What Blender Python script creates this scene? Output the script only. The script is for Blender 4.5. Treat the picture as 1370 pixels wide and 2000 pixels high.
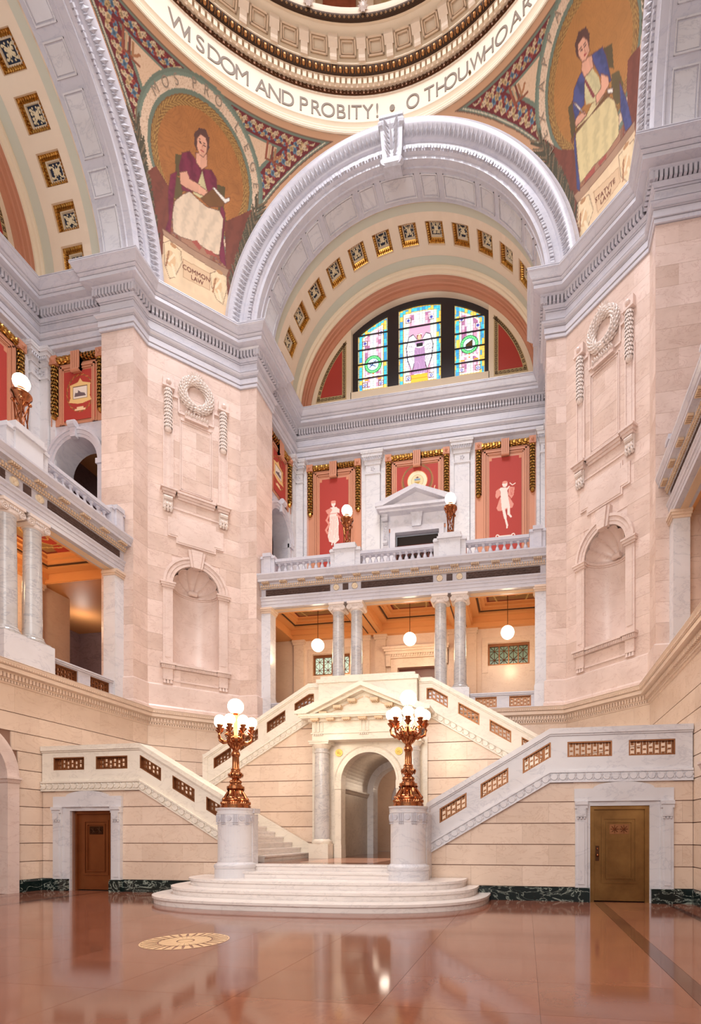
import bpy, bmesh, math, random
import numpy as np
from mathutils import Matrix, Vector
random.seed(7)
for o in list(bpy.data.objects): bpy.data.objects.remove(o)
S=bpy.context.scene; COL=S.collection
PI=math.pi
# ---------------- camera, world, lights, exposure ----------------
cam=bpy.data.cameras.new('camera'); co=bpy.data.objects.new('camera',cam); COL.objects.link(co); S.camera=co
co.location=(4.777,-10.037,1.5); co.rotation_euler=(PI/2,0,0.175)
cam.sensor_fit='HORIZONTAL'; cam.sensor_width=36; cam.lens=1006.5*36/1370
cam.shift_x=(685-849.25)/1370; cam.shift_y=632.36/1370; cam.clip_end=200; cam.clip_start=.05
W=bpy.data.worlds.new('world'); S.world=W; W.use_nodes=True
W.node_tree.nodes['Background'].inputs[0].default_value=(.93,.95,1,1); W.node_tree.nodes['Background'].inputs[1].default_value=.28
def area(loc,size,power,color,rot=(0,0,0),shape='DISK'):
    l=bpy.data.lights.new('daylight','AREA'); l.shape=shape; l.size=size; l.energy=power; l.color=color
    o=bpy.data.objects.new('daylight',l); o.location=loc; o.rotation_euler=rot; COL.objects.link(o); return o
SKY=area((0,0,34),9,2300,(.9,.93,1)); SKY.data.spread=math.radians(125)                      # skylight of the dome
area((2,-16,12),14,2300,(1,.965,.93),(math.radians(84),0,0.0),'SQUARE')  # daylight of the open south arm
def plight(loc,power,color,r=.2):
    l=bpy.data.lights.new('lamp_or_fill_light','POINT'); l.energy=power; l.color=color; l.shadow_soft_size=r
    o=bpy.data.objects.new('lamp_or_fill_light',l); o.location=loc; COL.objects.link(o); return o
S.view_settings.view_transform='Standard'; S.view_settings.look='None'; S.view_settings.gamma=1
S.view_settings.use_curve_mapping=False; S.view_settings.exposure=0.3
S.cycles.max_bounces=6; S.cycles.diffuse_bounces=3; S.cycles.glossy_bounces=3; S.cycles.transmission_bounces=2
# ---------------- materials ----------------
def lin(c):
    return tuple(((x/255)/12.92 if x/255<=.04045 else ((x/255+.055)/1.055)**2.4) for x in c)
MATS={}
def mat(name,c,rough=.5,metal=0,vein=None,vs=.6,scale=1.0,tint=0.0,mott=0.0,emit=0,bump=0,attr=None,spec=.5,coat=0,vw=.03,vcont=.35):
    if name in MATS: return MATS[name]
    m=bpy.data.materials.new(name); m.use_nodes=True; nt=m.node_tree; N=nt.nodes; Lk=nt.links
    b=N['Principled BSDF']; c=lin(c)+(1,)
    b.inputs['Base Color'].default_value=c; b.inputs['Roughness'].default_value=rough; b.inputs['Metallic'].default_value=metal
    b.inputs['Specular IOR Level'].default_value=spec; b.inputs['Coat Weight'].default_value=coat
    cur=None
    def mix(fac,a,bb,blend='MIX'):
        n=N.new('ShaderNodeMix'); n.data_type='RGBA'; n.blend_type=blend
        if isinstance(fac,float): n.inputs[0].default_value=fac
        else: Lk.new(fac,n.inputs[0])
        for s_,x in ((6,a),(7,bb)):
            if isinstance(x,tuple): n.inputs[s_].default_value=x
            else: Lk.new(x,n.inputs[s_])
        return n.outputs[2]
    if attr:
        a=N.new('ShaderNodeAttribute'); a.attribute_name=attr; cur=a.outputs['Color']
    if vein or mott or tint or bump:
        tc=N.new('ShaderNodeTexCoord'); oi=N.new('ShaderNodeObjectInfo')
        mu=N.new('ShaderNodeMath'); mu.operation='MULTIPLY'; mu.inputs[1].default_value=57.0 if tint else 0.0; Lk.new(oi.outputs['Random'],mu.inputs[0])
        ad=N.new('ShaderNodeVectorMath'); ad.operation='ADD'; Lk.new(tc.outputs['Object'],ad.inputs[0]); Lk.new(mu.outputs[0],ad.inputs[1]); vec=ad.outputs[0]
    if cur is None: cur=c
    if mott:
        n1=N.new('ShaderNodeTexNoise'); n1.inputs['Scale'].default_value=1.1*scale; n1.inputs['Detail'].default_value=5; n1.inputs['Roughness'].default_value=.6; Lk.new(vec,n1.inputs[0])
        r=N.new('ShaderNodeValToRGB'); r.color_ramp.elements[0].position=.3; r.color_ramp.elements[1].position=.72
        r.color_ramp.elements[0].color=(1-mott,1-mott*1.15,1-mott*1.25,1); r.color_ramp.elements[1].color=(1,1,1,1); Lk.new(n1.outputs[0],r.inputs[0])
        cur=mix(1.0,cur,r.outputs[0],'MULTIPLY')
    if vein:
        mp=N.new('ShaderNodeMapping'); mp.inputs['Rotation'].default_value=(.5,.6,.4); mp.inputs['Scale'].default_value=(1,1,2.2); Lk.new(vec,mp.inputs[0])
        n2=N.new('ShaderNodeTexNoise'); n2.inputs['Scale'].default_value=1.3*scale; n2.inputs['Detail'].default_value=8; n2.inputs['Roughness'].default_value=.62; n2.inputs['Distortion'].default_value=.9; Lk.new(mp.outputs[0],n2.inputs[0])
        s1=N.new('ShaderNodeMath'); s1.operation='SUBTRACT'; s1.inputs[1].default_value=.5; Lk.new(n2.outputs[0],s1.inputs[0])
        s2=N.new('ShaderNodeMath'); s2.operation='ABSOLUTE'; Lk.new(s1.outputs[0],s2.inputs[0])
        r=N.new('ShaderNodeValToRGB'); r.color_ramp.elements[0].color=(vs,vs,vs,1); r.color_ramp.elements[1].position=vw; r.color_ramp.elements[1].color=(0,0,0,1)
        e=r.color_ramp.elements.new(vw*.35); e.color=(vs*vcont,)*3+(1,); Lk.new(s2.outputs[0],r.inputs[0])
        cur=mix(r.outputs[0],cur,lin(vein)+(1,))
    if tint:
        r=N.new('ShaderNodeValToRGB'); r.color_ramp.elements[0].color=(1-tint,1-tint*1.3,1-tint*1.6,1); r.color_ramp.elements[1].color=(1+tint*.35,)*3+(1,)
        Lk.new(oi.outputs['Random'],r.inputs[0]); cur=mix(1.0,cur,r.outputs[0],'MULTIPLY')
    if not isinstance(cur,tuple): Lk.new(cur,b.inputs['Base Color'])
    if bump:
        n3=N.new('ShaderNodeTexNoise'); n3.inputs['Scale'].default_value=18*scale; Lk.new(vec,n3.inputs[0])
        bp=N.new('ShaderNodeBump'); bp.inputs['Strength'].default_value=bump; bp.inputs['Distance'].default_value=.02; Lk.new(n3.outputs[0],bp.inputs['Height']); Lk.new(bp.outputs[0],b.inputs['Normal'])
    if emit:
        b.inputs['Emission Strength'].default_value=emit
        if attr: Lk.new(cur,b.inputs['Emission Color'])
        else: b.inputs['Emission Color'].default_value=c
    if emit: m.cycles.emission_sampling='NONE'
    MATS[name]=m; return m
PINK=mat('pink_marble',(240,215,203),.26,vein=(188,146,134),vs=.5,tint=.13,mott=.19,vw=.02)
PINKP=mat('pink_marble_plain',(238,214,203),.28,vein=(190,150,136),vs=.45,mott=.16,vw=.02)
WARM=mat('warm_marble',(238,213,192),.25,vein=(185,140,110),vs=.35,tint=.08,mott=.12,vw=.02)
WARMP=mat('warm_marble_plain',(240,214,192),.35,vein=(200,160,130),vs=.3,mott=.12,vw=.02)
JOINT=mat('joint_stone',(150,112,94),.6,mott=.1)  # brown backing stone seen between blocks and tiles
GREY=mat('grey_marble',(216,212,219),.22,vein=(170,170,188),vs=.35,mott=.12,vw=.03,scale=.6)
GREYT=mat('grey_marble_varied',(230,227,230),.2,vein=(168,166,178),vs=.4,mott=.12,tint=.06,vw=.03,scale=.7)
COLM=mat('column_marble',(212,208,206),.15,vein=(130,130,145),vs=.55,mott=.22,tint=.06,vw=.035,scale=1.4)
STAIR=mat('stair_marble',(243,233,218),.22,vein=(185,170,156),vs=.35,mott=.12,tint=.06,vw=.03)
STEPM=mat('step_marble',(242,232,226),.2,vein=(176,166,164),vs=.35,mott=.10,tint=.06,vw=.03)
IVORY=mat('ivory_plaster',(246,223,197),.6,mott=.05)
CREAM=mat('cream_plaster',(247,226,196),.6,mott=.04)
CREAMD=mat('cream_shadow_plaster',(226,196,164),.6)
PEACH=mat('peach_plaster',(208,142,110),.55,mott=.06)
PEACHD=mat('peach_plaster_dark',(196,122,92),.55)
SAGE=mat('sage_plaster',(212,208,188),.6)
ORNG=mat('orange_plaster',(226,160,100),.5)
ORNGD=mat('orange_plaster_dark',(70,42,26),.5)
RED=mat('red_plaster',(180,60,48),.6,mott=.05)
LEAFS=mat('carved_stone',(236,220,210),.5,mott=.10,scale=4)
CARV=mat('carved_grey_marble',(208,206,214),.45,mott=.22,scale=5)
GILT=mat('gilt_leaf',(228,176,92),.28,1,mott=.6,scale=9)
GILTD=mat('gilt_ground',(64,42,24),.5,.6)
GOLDL=mat('letter_gold',(112,82,42),.5,0,mott=.15,scale=6)
BRONZE=mat('copper_bronze',(196,128,86),.2,1,mott=.35,scale=6)
BRONZED=mat('dark_bronze',(92,60,40),.35,.9,mott=.3,scale=6)
GRILLE=mat('grille_bronze',(150,98,62),.4,.75,mott=.2,scale=4)
GRILLEB=mat('grille_frame_bronze',(176,122,78),.4,.7)
DOORL=mat('copper_brown_door',(150,88,48),.32,.55,mott=.25,scale=2)
DOORR=mat('golden_bronze_door',(158,116,66),.3,.8,mott=.5,scale=1.3)
WOOD=mat('red_wood',(110,50,34),.4,mott=.2)
VERDE=mat('verde_marble',(22,34,32),.12,vein=(196,205,190),vs=.9,scale=1.6,vw=.03,tint=.05,vcont=.15)
FLOORM=mat('rose_floor_marble',(136,84,64),.09,vein=(110,64,50),vs=.4,mott=.2,tint=.12,scale=1.0,vw=.04,spec=.6)
FLOORD=mat('brown_floor_marble',(92,54,44),.09,mott=.2,tint=.08)
FLOORI=mat('inlay_brass',(226,186,140),.3,.2)
NAVY=mat('navy_panel',(30,40,64),.5)
BLACKM=mat('window_black_frame',(42,34,38),.4)
DARK=mat('dark_void',(40,30,26),.8)
BROWNF=mat('pierced_brown_frieze',(92,66,58),.5,mott=.5,scale=9)
GLOBE=mat('lit_globe',(255,238,205),.3,emit=9)
GLOBES=mat('soft_lit_globe',(255,240,214),.3,emit=6)
WHITEP=mat('painted_white',(246,226,212),.6)
GREENG=mat('lattice_glass',(190,215,200),.1,emit=.55)
# ---------------- mesh helpers ----------------
class MB:
    def __init__(s): s.v=[]; s.f=[]; s.M=None
    def add(s,vs,fs):
        n=len(s.v)
        if s.M is not None: vs=[tuple(s.M@Vector(p)) for p in vs]
        s.v+=[tuple(p) for p in vs]; s.f+=[tuple(n+i for i in f) for f in fs]; return s
    def box(s,x0,x1,y0,y1,z0,z1):
        s.nb=getattr(s,'nb',0)+1; e=(s.nb%7)*3e-4; x0-=e;y0-=e;z0-=e;x1+=e;y1+=e;z1+=e
        return s.add([(x0,y0,z0),(x1,y0,z0),(x1,y1,z0),(x0,y1,z0),(x0,y0,z1),(x1,y0,z1),(x1,y1,z1),(x0,y1,z1)],
          [(0,3,2,1),(4,5,6,7),(0,1,5,4),(1,2,6,5),(2,3,7,6),(3,0,4,7)])
    def prism(s,poly,c0,c1,axis='y'):
        # poly in (x,z) for axis y ; (y,z) for axis x ; (x,y) for axis z
        def P(a,b,c): return {'y':(a,c,b),'x':(c,a,b),'z':(a,b,c)}[axis]
        n=len(poly); s.nb=getattr(s,'nb',0)+1; e=(s.nb%7)*3e-4; c0-=e; c1+=e
        return s.add([P(a,b,c0) for a,b in poly]+[P(a,b,c1) for a,b in poly],
          [tuple(range(n))[::-1],tuple(range(n,2*n))]+[(i,(i+1)%n,n+(i+1)%n,n+i) for i in range(n)])
    def lathe(s,prof,cx=0,cy=0,seg=24,a0=0,a1=2*PI,flute=None):
        closed=abs(a1-a0-2*PI)<1e-6; n=seg if closed else seg+1; vs=[];fs=[]
        for i in range(n):
            a=a0+(a1-a0)*i/seg
            for k,(r,z) in enumerate(prof):
                rr=r*(1-(flute[2] if (flute and i%2 and flute[0]<=z<=flute[1]) else 0))
                vs.append((cx+rr*math.cos(a),cy+rr*math.sin(a),z))
        m=len(prof)
        for i in range(seg):
            j=(i+1)%n
            for k in range(m-1): fs.append((i*m+k,j*m+k,j*m+k+1,i*m+k+1))
        return s.add(vs,fs)
    def arcs(s,prof,zc=0,cx=0,a0=0,a1=PI,seg=48):
        # profile (r,y) turned about the axis through (cx,*,zc) along y ; angle from +x through +z
        vs=[];fs=[];m=len(prof)
        for i in range(seg+1):
            a=a0+(a1-a0)*i/seg
            for r,y in prof: vs.append((cx+r*math.cos(a),y,zc+r*math.sin(a)))
        for i in range(seg):
            for k in range(m-1): fs.append((i*m+k,(i+1)*m+k,(i+1)*m+k+1,i*m+k+1))
        return s.add(vs,fs)
    def arcbox(s,r0,r1,y0,y1,a0,a1,zc=0,cx=0,seg=3):
        s.arcs([(r0,y0),(r1,y0),(r1,y1),(r0,y1),(r0,y0)],zc,cx,a0,a1,seg)
        for a in (a0,a1):
            c,q=math.cos(a),math.sin(a)
            s.add([(cx+r*c,y,zc+r*q) for r,y in ((r0,y0),(r1,y0),(r1,y1),(r0,y1))],[(0,1,2,3)])
        return s
    def sweep(s,prof,path,side=1,cap=True):
        # path (x,y) polyline; prof (p,z): p = offset to the left*side of travel
        n=len(path); nor=[]
        for i in range(n-1):
            dx,dy=path[i+1][0]-path[i][0],path[i+1][1]-path[i][1]; L=math.hypot(dx,dy); nor.append((-dy/L*side,dx/L*side))
        off=[]
        for i in range(n):
            if i==0: off.append(nor[0])
            elif i==n-1: off.append(nor[-1])
            else:
                a,b=nor[i-1],nor[i]; k=1+a[0]*b[0]+a[1]*b[1]; off.append(((a[0]+b[0])/k,(a[1]+b[1])/k))
        m=len(prof); vs=[(path[i][0]+off[i][0]*p,path[i][1]+off[i][1]*p,z) for i in range(n) for p,z in prof]; fs=[]
        for i in range(n-1):
            for k in range(m-1): fs.append((i*m+k,(i+1)*m+k,(i+1)*m+k+1,i*m+k+1))
        if cap: fs+= [tuple(range(m)),tuple(range((n-1)*m,n*m))]
        return s.add(vs,fs)
    def tube(s,pts,r,seg=8):
        pts=[Vector(p) for p in pts]; vs=[];fs=[]; n=len(pts)
        for i,p in enumerate(pts):
            t=(pts[min(i+1,n-1)]-pts[max(i-1,0)]).normalized(); u=t.cross(Vector((0,0,1)))
            if u.length<.1: u=t.cross(Vector((0,1,0)))
            u.normalize(); w=t.cross(u); rr=r[i] if isinstance(r,(list,tuple)) else r
            for k in range(seg):
                a=2*PI*k/seg; vs.append(tuple(p+u*(rr*math.cos(a))+w*(rr*math.sin(a))))
        for i in range(n-1):
            for k in range(seg): fs.append((i*seg+k,i*seg+(k+1)%seg,(i+1)*seg+(k+1)%seg,(i+1)*seg+k))
        fs+=[tuple(range(seg)),tuple(range((n-1)*seg,n*seg))]
        return s.add(vs,fs)
    def sphere(s,c,r,seg=16,rings=10,sz=1,sx=1,sy=1):
        vs=[];fs=[]
        for j in range(rings+1):
            t=PI*j/rings
            for i in range(seg):
                a=2*PI*i/seg; vs.append((c[0]+r*sx*math.sin(t)*math.cos(a),c[1]+r*sy*math.sin(t)*math.sin(a),c[2]+r*sz*math.cos(t)))
        for j in range(rings):
            for i in range(seg): fs.append((j*seg+i,j*seg+(i+1)%seg,(j+1)*seg+(i+1)%seg,(j+1)*seg+i))
        return s.add(vs,fs)
    def leaf(s,c,t,n,L,w,h):
        # small pointed carved leaf: centre c, direction t, outward n
        c,t,n=Vector(c),Vector(t).normalized(),Vector(n).normalized(); b=t.cross(n)
        P=[c-t*L*.5,c-t*L*.1+b*w*.5,c+t*L*.5+n*h*.6,c-t*L*.1-b*w*.5,c+n*h]
        return s.add([tuple(p) for p in P],[(0,1,4),(1,2,4),(2,3,4),(3,0,4)])
    def mesh(s,name,m,smooth=False):
        me=bpy.data.meshes.new(name); me.from_pydata(s.v,[],s.f)
        bm=bmesh.new(); bm.from_mesh(me); bmesh.ops.remove_doubles(bm,verts=bm.verts,dist=1e-5); bmesh.ops.recalc_face_normals(bm,faces=bm.faces); bm.to_mesh(me); bm.free()
        if smooth:
            for p in me.polygons: p.use_smooth=True
            try: me.set_sharp_from_angle(angle=math.radians(40))
            except Exception: pass
        me.materials.append(m); return me
    def build(s,name,m,parent=None,smooth=False):
        return ob(name,s.mesh(name,m,smooth),parent)
def ob(name,me,parent=None,loc=None,rz=None):
    o=bpy.data.objects.new(name,me); COL.objects.link(o)
    if parent is not None: o.parent=parent
    if loc: o.location=loc
    if rz is not None: o.rotation_euler=(0,0,rz)
    return o
def tag(o,label=None,cat=None,group=None,kind=None):
    if label: o['label']=label
    if cat: o['category']=cat
    if group: o['group']=group
    if kind: o['kind']=kind
    return o
def rot(k,x,y):
    for _ in range(k%4): x,y=-y,x
    return x,y
def thing(name,label,cat,loc=(0,0,0),rz=0,group=None,k=0):
    o=bpy.data.objects.new(name,None); COL.objects.link(o); x,y=rot(k,loc[0],loc[1]); o.location=(x,y,loc[2]); o.rotation_euler=(0,0,rz+k*PI/2)
    o.empty_display_size=.2
    return tag(o,label,cat,group)
def struct(name,k=0):
    o=bpy.data.objects.new(name,None); COL.objects.link(o); o.rotation_euler=(0,0,k*PI/2); o['kind']='structure'; return o
def copy_tree(o,parent=None):
    c=o.copy(); COL.objects.link(c)
    if parent is not None: c.parent=parent
    for ch in list(o.children): copy_tree(ch,c)
    return c
def stuff(o): o['kind']='stuff'; return o
def mstruct(name,mb,m,k=0,smooth=False):
    o=mb.build(name,m,None,smooth); o.rotation_euler=(0,0,k*PI/2); o['kind']='structure'; return o
def clip(poly,hp):
    # keep a*x+b*y<=c
    for a,b,c in hp:
        out=[]; n=len(poly)
        for i in range(n):
            p,q=poly[i],poly[(i+1)%n]; dp=a*p[0]+b*p[1]-c; dq=a*q[0]+b*q[1]-c
            if dp<=1e-9: out.append(p)
            if (dp<0<dq) or (dq<0<dp):
                t=dp/(dp-dq); out.append((p[0]+(q[0]-p[0])*t,p[1]+(q[1]-p[1])*t))
        poly=out
        if len(poly)<3: return []
    return poly
def garland(mb,p0,p1,r,nrm,step=.11,per=5,flip=1,core=True,L=None):
    p0,p1,nrm=Vector(p0),Vector(p1),Vector(nrm).normalized(); d=(p1-p0); Ln=d.length; t=d.normalized(); b=t.cross(nrm)
    if core: mb.tube([p0,p1],r*.82,8)
    n=max(2,int(Ln/step)); L=L or step*1.5
    for i in range(n):
        c=p0+t*(Ln*(i+.5)/n)
        for k in range(per):
            a=PI*(k+(.5 if i%2 else 0)+.01)/(per-.5)
            o=b*math.cos(a)+nrm*math.sin(a)
            mb.leaf(c+o*r*.82,t*flip+o*.15,o,L,r*1.0,r*.3)
def rrow(path,side,w,gap,p0,p1,z0,z1,mb,inset=0):
    # dentil row of boxes on a plan path
    for i in range(len(path)-1):
        a,b=Vector(path[i]),Vector(path[i+1]); d=b-a; L=d.length; t=d/L; nn=Vector((-t.y,t.x))*side
        n=max(1,int((L+2*0)/(w+gap)))
        st=L/n
        for j in range(n):
            c=a+t*(st*(j+.5))
            q=[c-t*w/2+nn*p0,c+t*w/2+nn*p0,c+t*w/2+nn*p1,c-t*w/2+nn*p1]
            vs=[(p.x,p.y,z) for z in (z0,z1) for p in q]
            mb.add(vs,[(0,3,2,1),(4,5,6,7),(0,1,5,4),(1,2,6,5),(2,3,7,6),(3,0,4,7)])
def offset_path(path,side,p):
    n=len(path); nor=[]
    for i in range(n-1):
        dx,dy=path[i+1][0]-path[i][0],path[i+1][1]-path[i][1]; L=math.hypot(dx,dy); nor.append((-dy/L*side,dx/L*side))
    out=[]
    for i in range(n):
        if i==0: o=nor[0]
        elif i==n-1: o=nor[-1]
        else:
            a,b=nor[i-1],nor[i]; k=1+a[0]*b[0]+a[1]*b[1]; o=((a[0]+b[0])/k,(a[1]+b[1])/k)
        out.append((path[i][0]+o[0]*p,path[i][1]+o[1]*p))
    return out
def text_polys(txt,size=1.0):
    cu=bpy.data.curves.new('t','FONT'); cu.body=txt; cu.size=size; cu.align_x='CENTER'; cu.extrude=0; cu.offset=.001*size
    o=bpy.data.objects.new('t',cu); COL.objects.link(o); dg=bpy.context.evaluated_depsgraph_get(); me=bpy.data.meshes.new_from_object(o.evaluated_get(dg))
    vs=[tuple(v.co) for v in me.vertices]; fs=[tuple(p.vertices) for p in me.polygons]
    bpy.data.objects.remove(o); bpy.data.curves.remove(cu); bpy.data.meshes.remove(me); return vs,fs
class Paint:
    # flat decoration painted on a fine grid in the coordinates of the surface
    def __init__(s,x0,x1,z0,z1,d,base):
        s.nx=int((x1-x0)/d)+1; s.nz=int((z1-z0)/d)+1
        s.X,s.Z=np.meshgrid(np.linspace(x0,x1,s.nx),np.linspace(z0,z1,s.nz)); s.C=np.empty(s.X.shape+(3,)); s.C[:]=lin(base)
    def put(s,mask,c,a=1.0):
        c=np.array(lin(c)); s.C[mask]=s.C[mask]*(1-a)+c*a; return s
    def poly(s,pts,c,a=1.0): return s.put(s.pmask(pts),c,a)
    def pmask(s,pts):
        xs=[p[0] for p in pts]; zs=[p[1] for p in pts]
        m=np.zeros(s.X.shape,bool); n=len(pts)
        for i in range(n):
            x1,z1=pts[i]; x2,z2=pts[(i+1)%n]
            if z1==z2: continue
            cnd=((z1>s.Z)!=(z2>s.Z))&(s.X<(x2-x1)*(s.Z-z1)/(z2-z1)+x1); m^=cnd
        return m
    def ell(s,x,z,rx,rz,c,a=1.0): return s.put(((s.X-x)/rx)**2+((s.Z-z)/rz)**2<1,c,a)
    def line(s,p,q,w,c,a=1.0):
        dx,dz=q[0]-p[0],q[1]-p[1]; L2=dx*dx+dz*dz+1e-9; t=np.clip(((s.X-p[0])*dx+(s.Z-p[1])*dz)/L2,0,1)
        return s.put(np.hypot(s.X-p[0]-t*dx,s.Z-p[1]-t*dz)<w/2,c,a)
    def pline(s,pts,w,c,a=1.0):
        for p,q in zip(pts,pts[1:]): s.line(p,q,w,c,a)
        return s
    def rect(s,x0,x1,z0,z1,c,a=1.0): return s.put((s.X>=x0)&(s.X<=x1)&(s.Z>=z0)&(s.Z<=z1),c,a)
    def mesh(s,name,m,fn,keep=None):
        P=fn(s.X,s.Z); co_=np.asarray(P).reshape(-1,3).astype(np.float32)
        idx=np.arange(s.nx*s.nz).reshape(s.nz,s.nx); q=np.stack([idx[:-1,:-1],idx[:-1,1:],idx[1:,1:],idx[1:,:-1]],-1).reshape(-1,4)
        if keep is not None:
            kk=keep.reshape(-1); q=q[kk[q].all(1)]
        used=np.unique(q); mp=-np.ones(s.nx*s.nz,int); mp[used]=np.arange(len(used)); q=mp[q]
        me=bpy.data.meshes.new(name); me.from_pydata(co_[used].tolist(),[],q.tolist())
        at=me.color_attributes.new('paint','FLOAT_COLOR','POINT'); cc=np.ones((len(used),4),np.float32); cc[:,:3]=s.C.reshape(-1,3)[used]; at.data.foreach_set('color',cc.ravel())
        for p in me.polygons: p.use_smooth=True
        me.materials.append(m); return me
PAINT=mat('painted_decoration',(255,255,255),.7,attr='paint')
GLASSP=mat('stained_glass',(255,255,255),.3,attr='paint',emit=1.0)
# ---------------- dimensions ----------------
HW=8.417; AX=5.49; DX=6.17; JY=9.663; SX=5.74; BY=12.42; BW=12.56; Z0=20.78; ZL=5.97; ZG=11.65
PIERPATH=[(-AX,JY),(-AX,HW),(-DX,HW),(-HW,DX),(-HW,AX),(-JY,AX)]
FULLPATH=[(0,BY),(-SX,BY),(-SX,JY),(-AX,JY)]+PIERPATH[1:-1]+[(-JY,AX),(-JY,SX),(-BY,SX),(-BY,0)]
QN=['northwest','southwest','southeast','northeast']; SN=['north','west','south','east']
ML=[('dark',[(-1.74,24.5),(-1.37,24.89),(-0.97,24.64),(-0.92,23.54),(-1.04,22.05),(-1.24,21.79),(-1.47,23.19),(-1.65,24.09)]),('dark',[(0.91,24.65),(1.8,25.32),(2.1,25.0),(1.72,24.46),(1.44,23.42),(1.28,21.9),(1.1,23.08),(0.99,24.17)]),('bot',[(-1.15,21.89),(1.27,22.22),(1.29,21.45),(-1.2,21.4)]),('face',[(-1.07,23.26),(1.1,23.16),(1.21,22.09),(0.7,22.07),(-1.12,21.87)]),('slab',[(-1.13,23.4),(1.18,23.35),(1.1,23.1),(-1.07,23.23)]),('label',[(-0.42,22.9),(0.52,22.93),(0.54,22.39),(-0.38,22.33)]),('chair',[(-0.8,25.51),(-0.59,25.6),(-0.55,25.12),(-0.77,25.0)]),('chair',[(0.49,25.46),(0.87,25.53),(0.88,25.0),(0.99,24.69),(0.79,24.57)]),('lion',[(-0.9,24.9),(-0.73,25.05),(-0.55,25.0),(-0.49,24.79),(-0.59,24.5),(-0.79,24.42),(-0.9,24.59)]),('robe',[(-0.92,24.95),(-0.72,25.15),(-0.79,24.3),(-0.84,23.58),(-0.85,23.4),(-1.03,23.43),(-0.93,23.77),(-0.98,24.51)]),('robe',[(0.76,25.08),(0.93,24.89),(0.93,24.14),(1.09,23.39),(0.86,23.48),(0.78,23.71)]),('skirt',[(-0.52,24.67),(-0.29,24.89),(-0.04,24.83),(0.3,24.77),(0.72,24.87),(0.88,24.71),(0.86,24.18),(0.81,23.65),(0.59,23.58),(0.2,23.62),(-0.18,23.6),(-0.55,23.5),(-0.77,23.51),(-0.81,24.01),(-0.75,24.38)]),('bodice',[(-0.1,25.59),(0.11,25.58),(0.27,25.17),(0.12,24.88),(-0.17,24.89)]),('robe',[(-0.59,25.65),(-0.36,25.81),(-0.11,25.7),(0.07,25.56),(-0.06,25.13),(-0.21,24.9),(-0.53,24.77),(-0.64,25.14),(-0.67,25.3)]),('robe',[(0.06,25.61),(0.38,25.73),(0.56,25.61),(0.61,25.33),(0.53,25.13),(0.27,25.2)]),('skin',[(-0.17,25.87),(0.19,26.01),(0.23,25.75),(0.06,25.59),(-0.13,25.66)]),('hair',[(-0.25,26.26),(-0.11,26.43),(0.09,26.5),(0.23,26.38),(0.25,26.18),(0.19,26.01),(0.02,26.02),(-0.15,25.93),(-0.24,26.03)]),('skin',[(-0.16,26.2),(-0.05,26.33),(0.11,26.33),(0.18,26.23),(0.18,26.04),(0.08,25.88),(-0.05,25.9),(-0.14,26.0)]),('skin',[(-0.64,25.17),(-0.41,25.32),(-0.31,25.19),(0.01,25.2),(0.31,25.16),(0.26,25.01),(0.07,24.98),(-0.38,24.91),(-0.6,24.91)]),('book',[(0.47,25.32),(0.94,25.22),(0.83,25.02),(0.38,24.81),(0.08,24.89)]),('page',[(0.44,25.33),(0.5,25.37),(0.9,25.25),(1.04,25.35),(1.05,25.26),(0.91,25.13)]),('skin2',[(-0.15,23.59),(0.03,23.71),(0.21,23.58),(0.13,23.46)]),('skin2',[(0.29,23.59),(0.55,23.64),(0.79,23.56),(0.38,23.48)]),('cherub',[(-1.06,23.01),(-0.86,23.2),(-0.49,23.09),(-0.44,22.77),(-0.67,22.16),(-0.84,22.01),(-1.01,22.35)]),('cherub',[(0.52,22.93),(0.75,23.12),(1.1,23.12),(1.14,22.7),(1.01,22.13),(0.78,22.19),(0.6,22.52)])]
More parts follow.
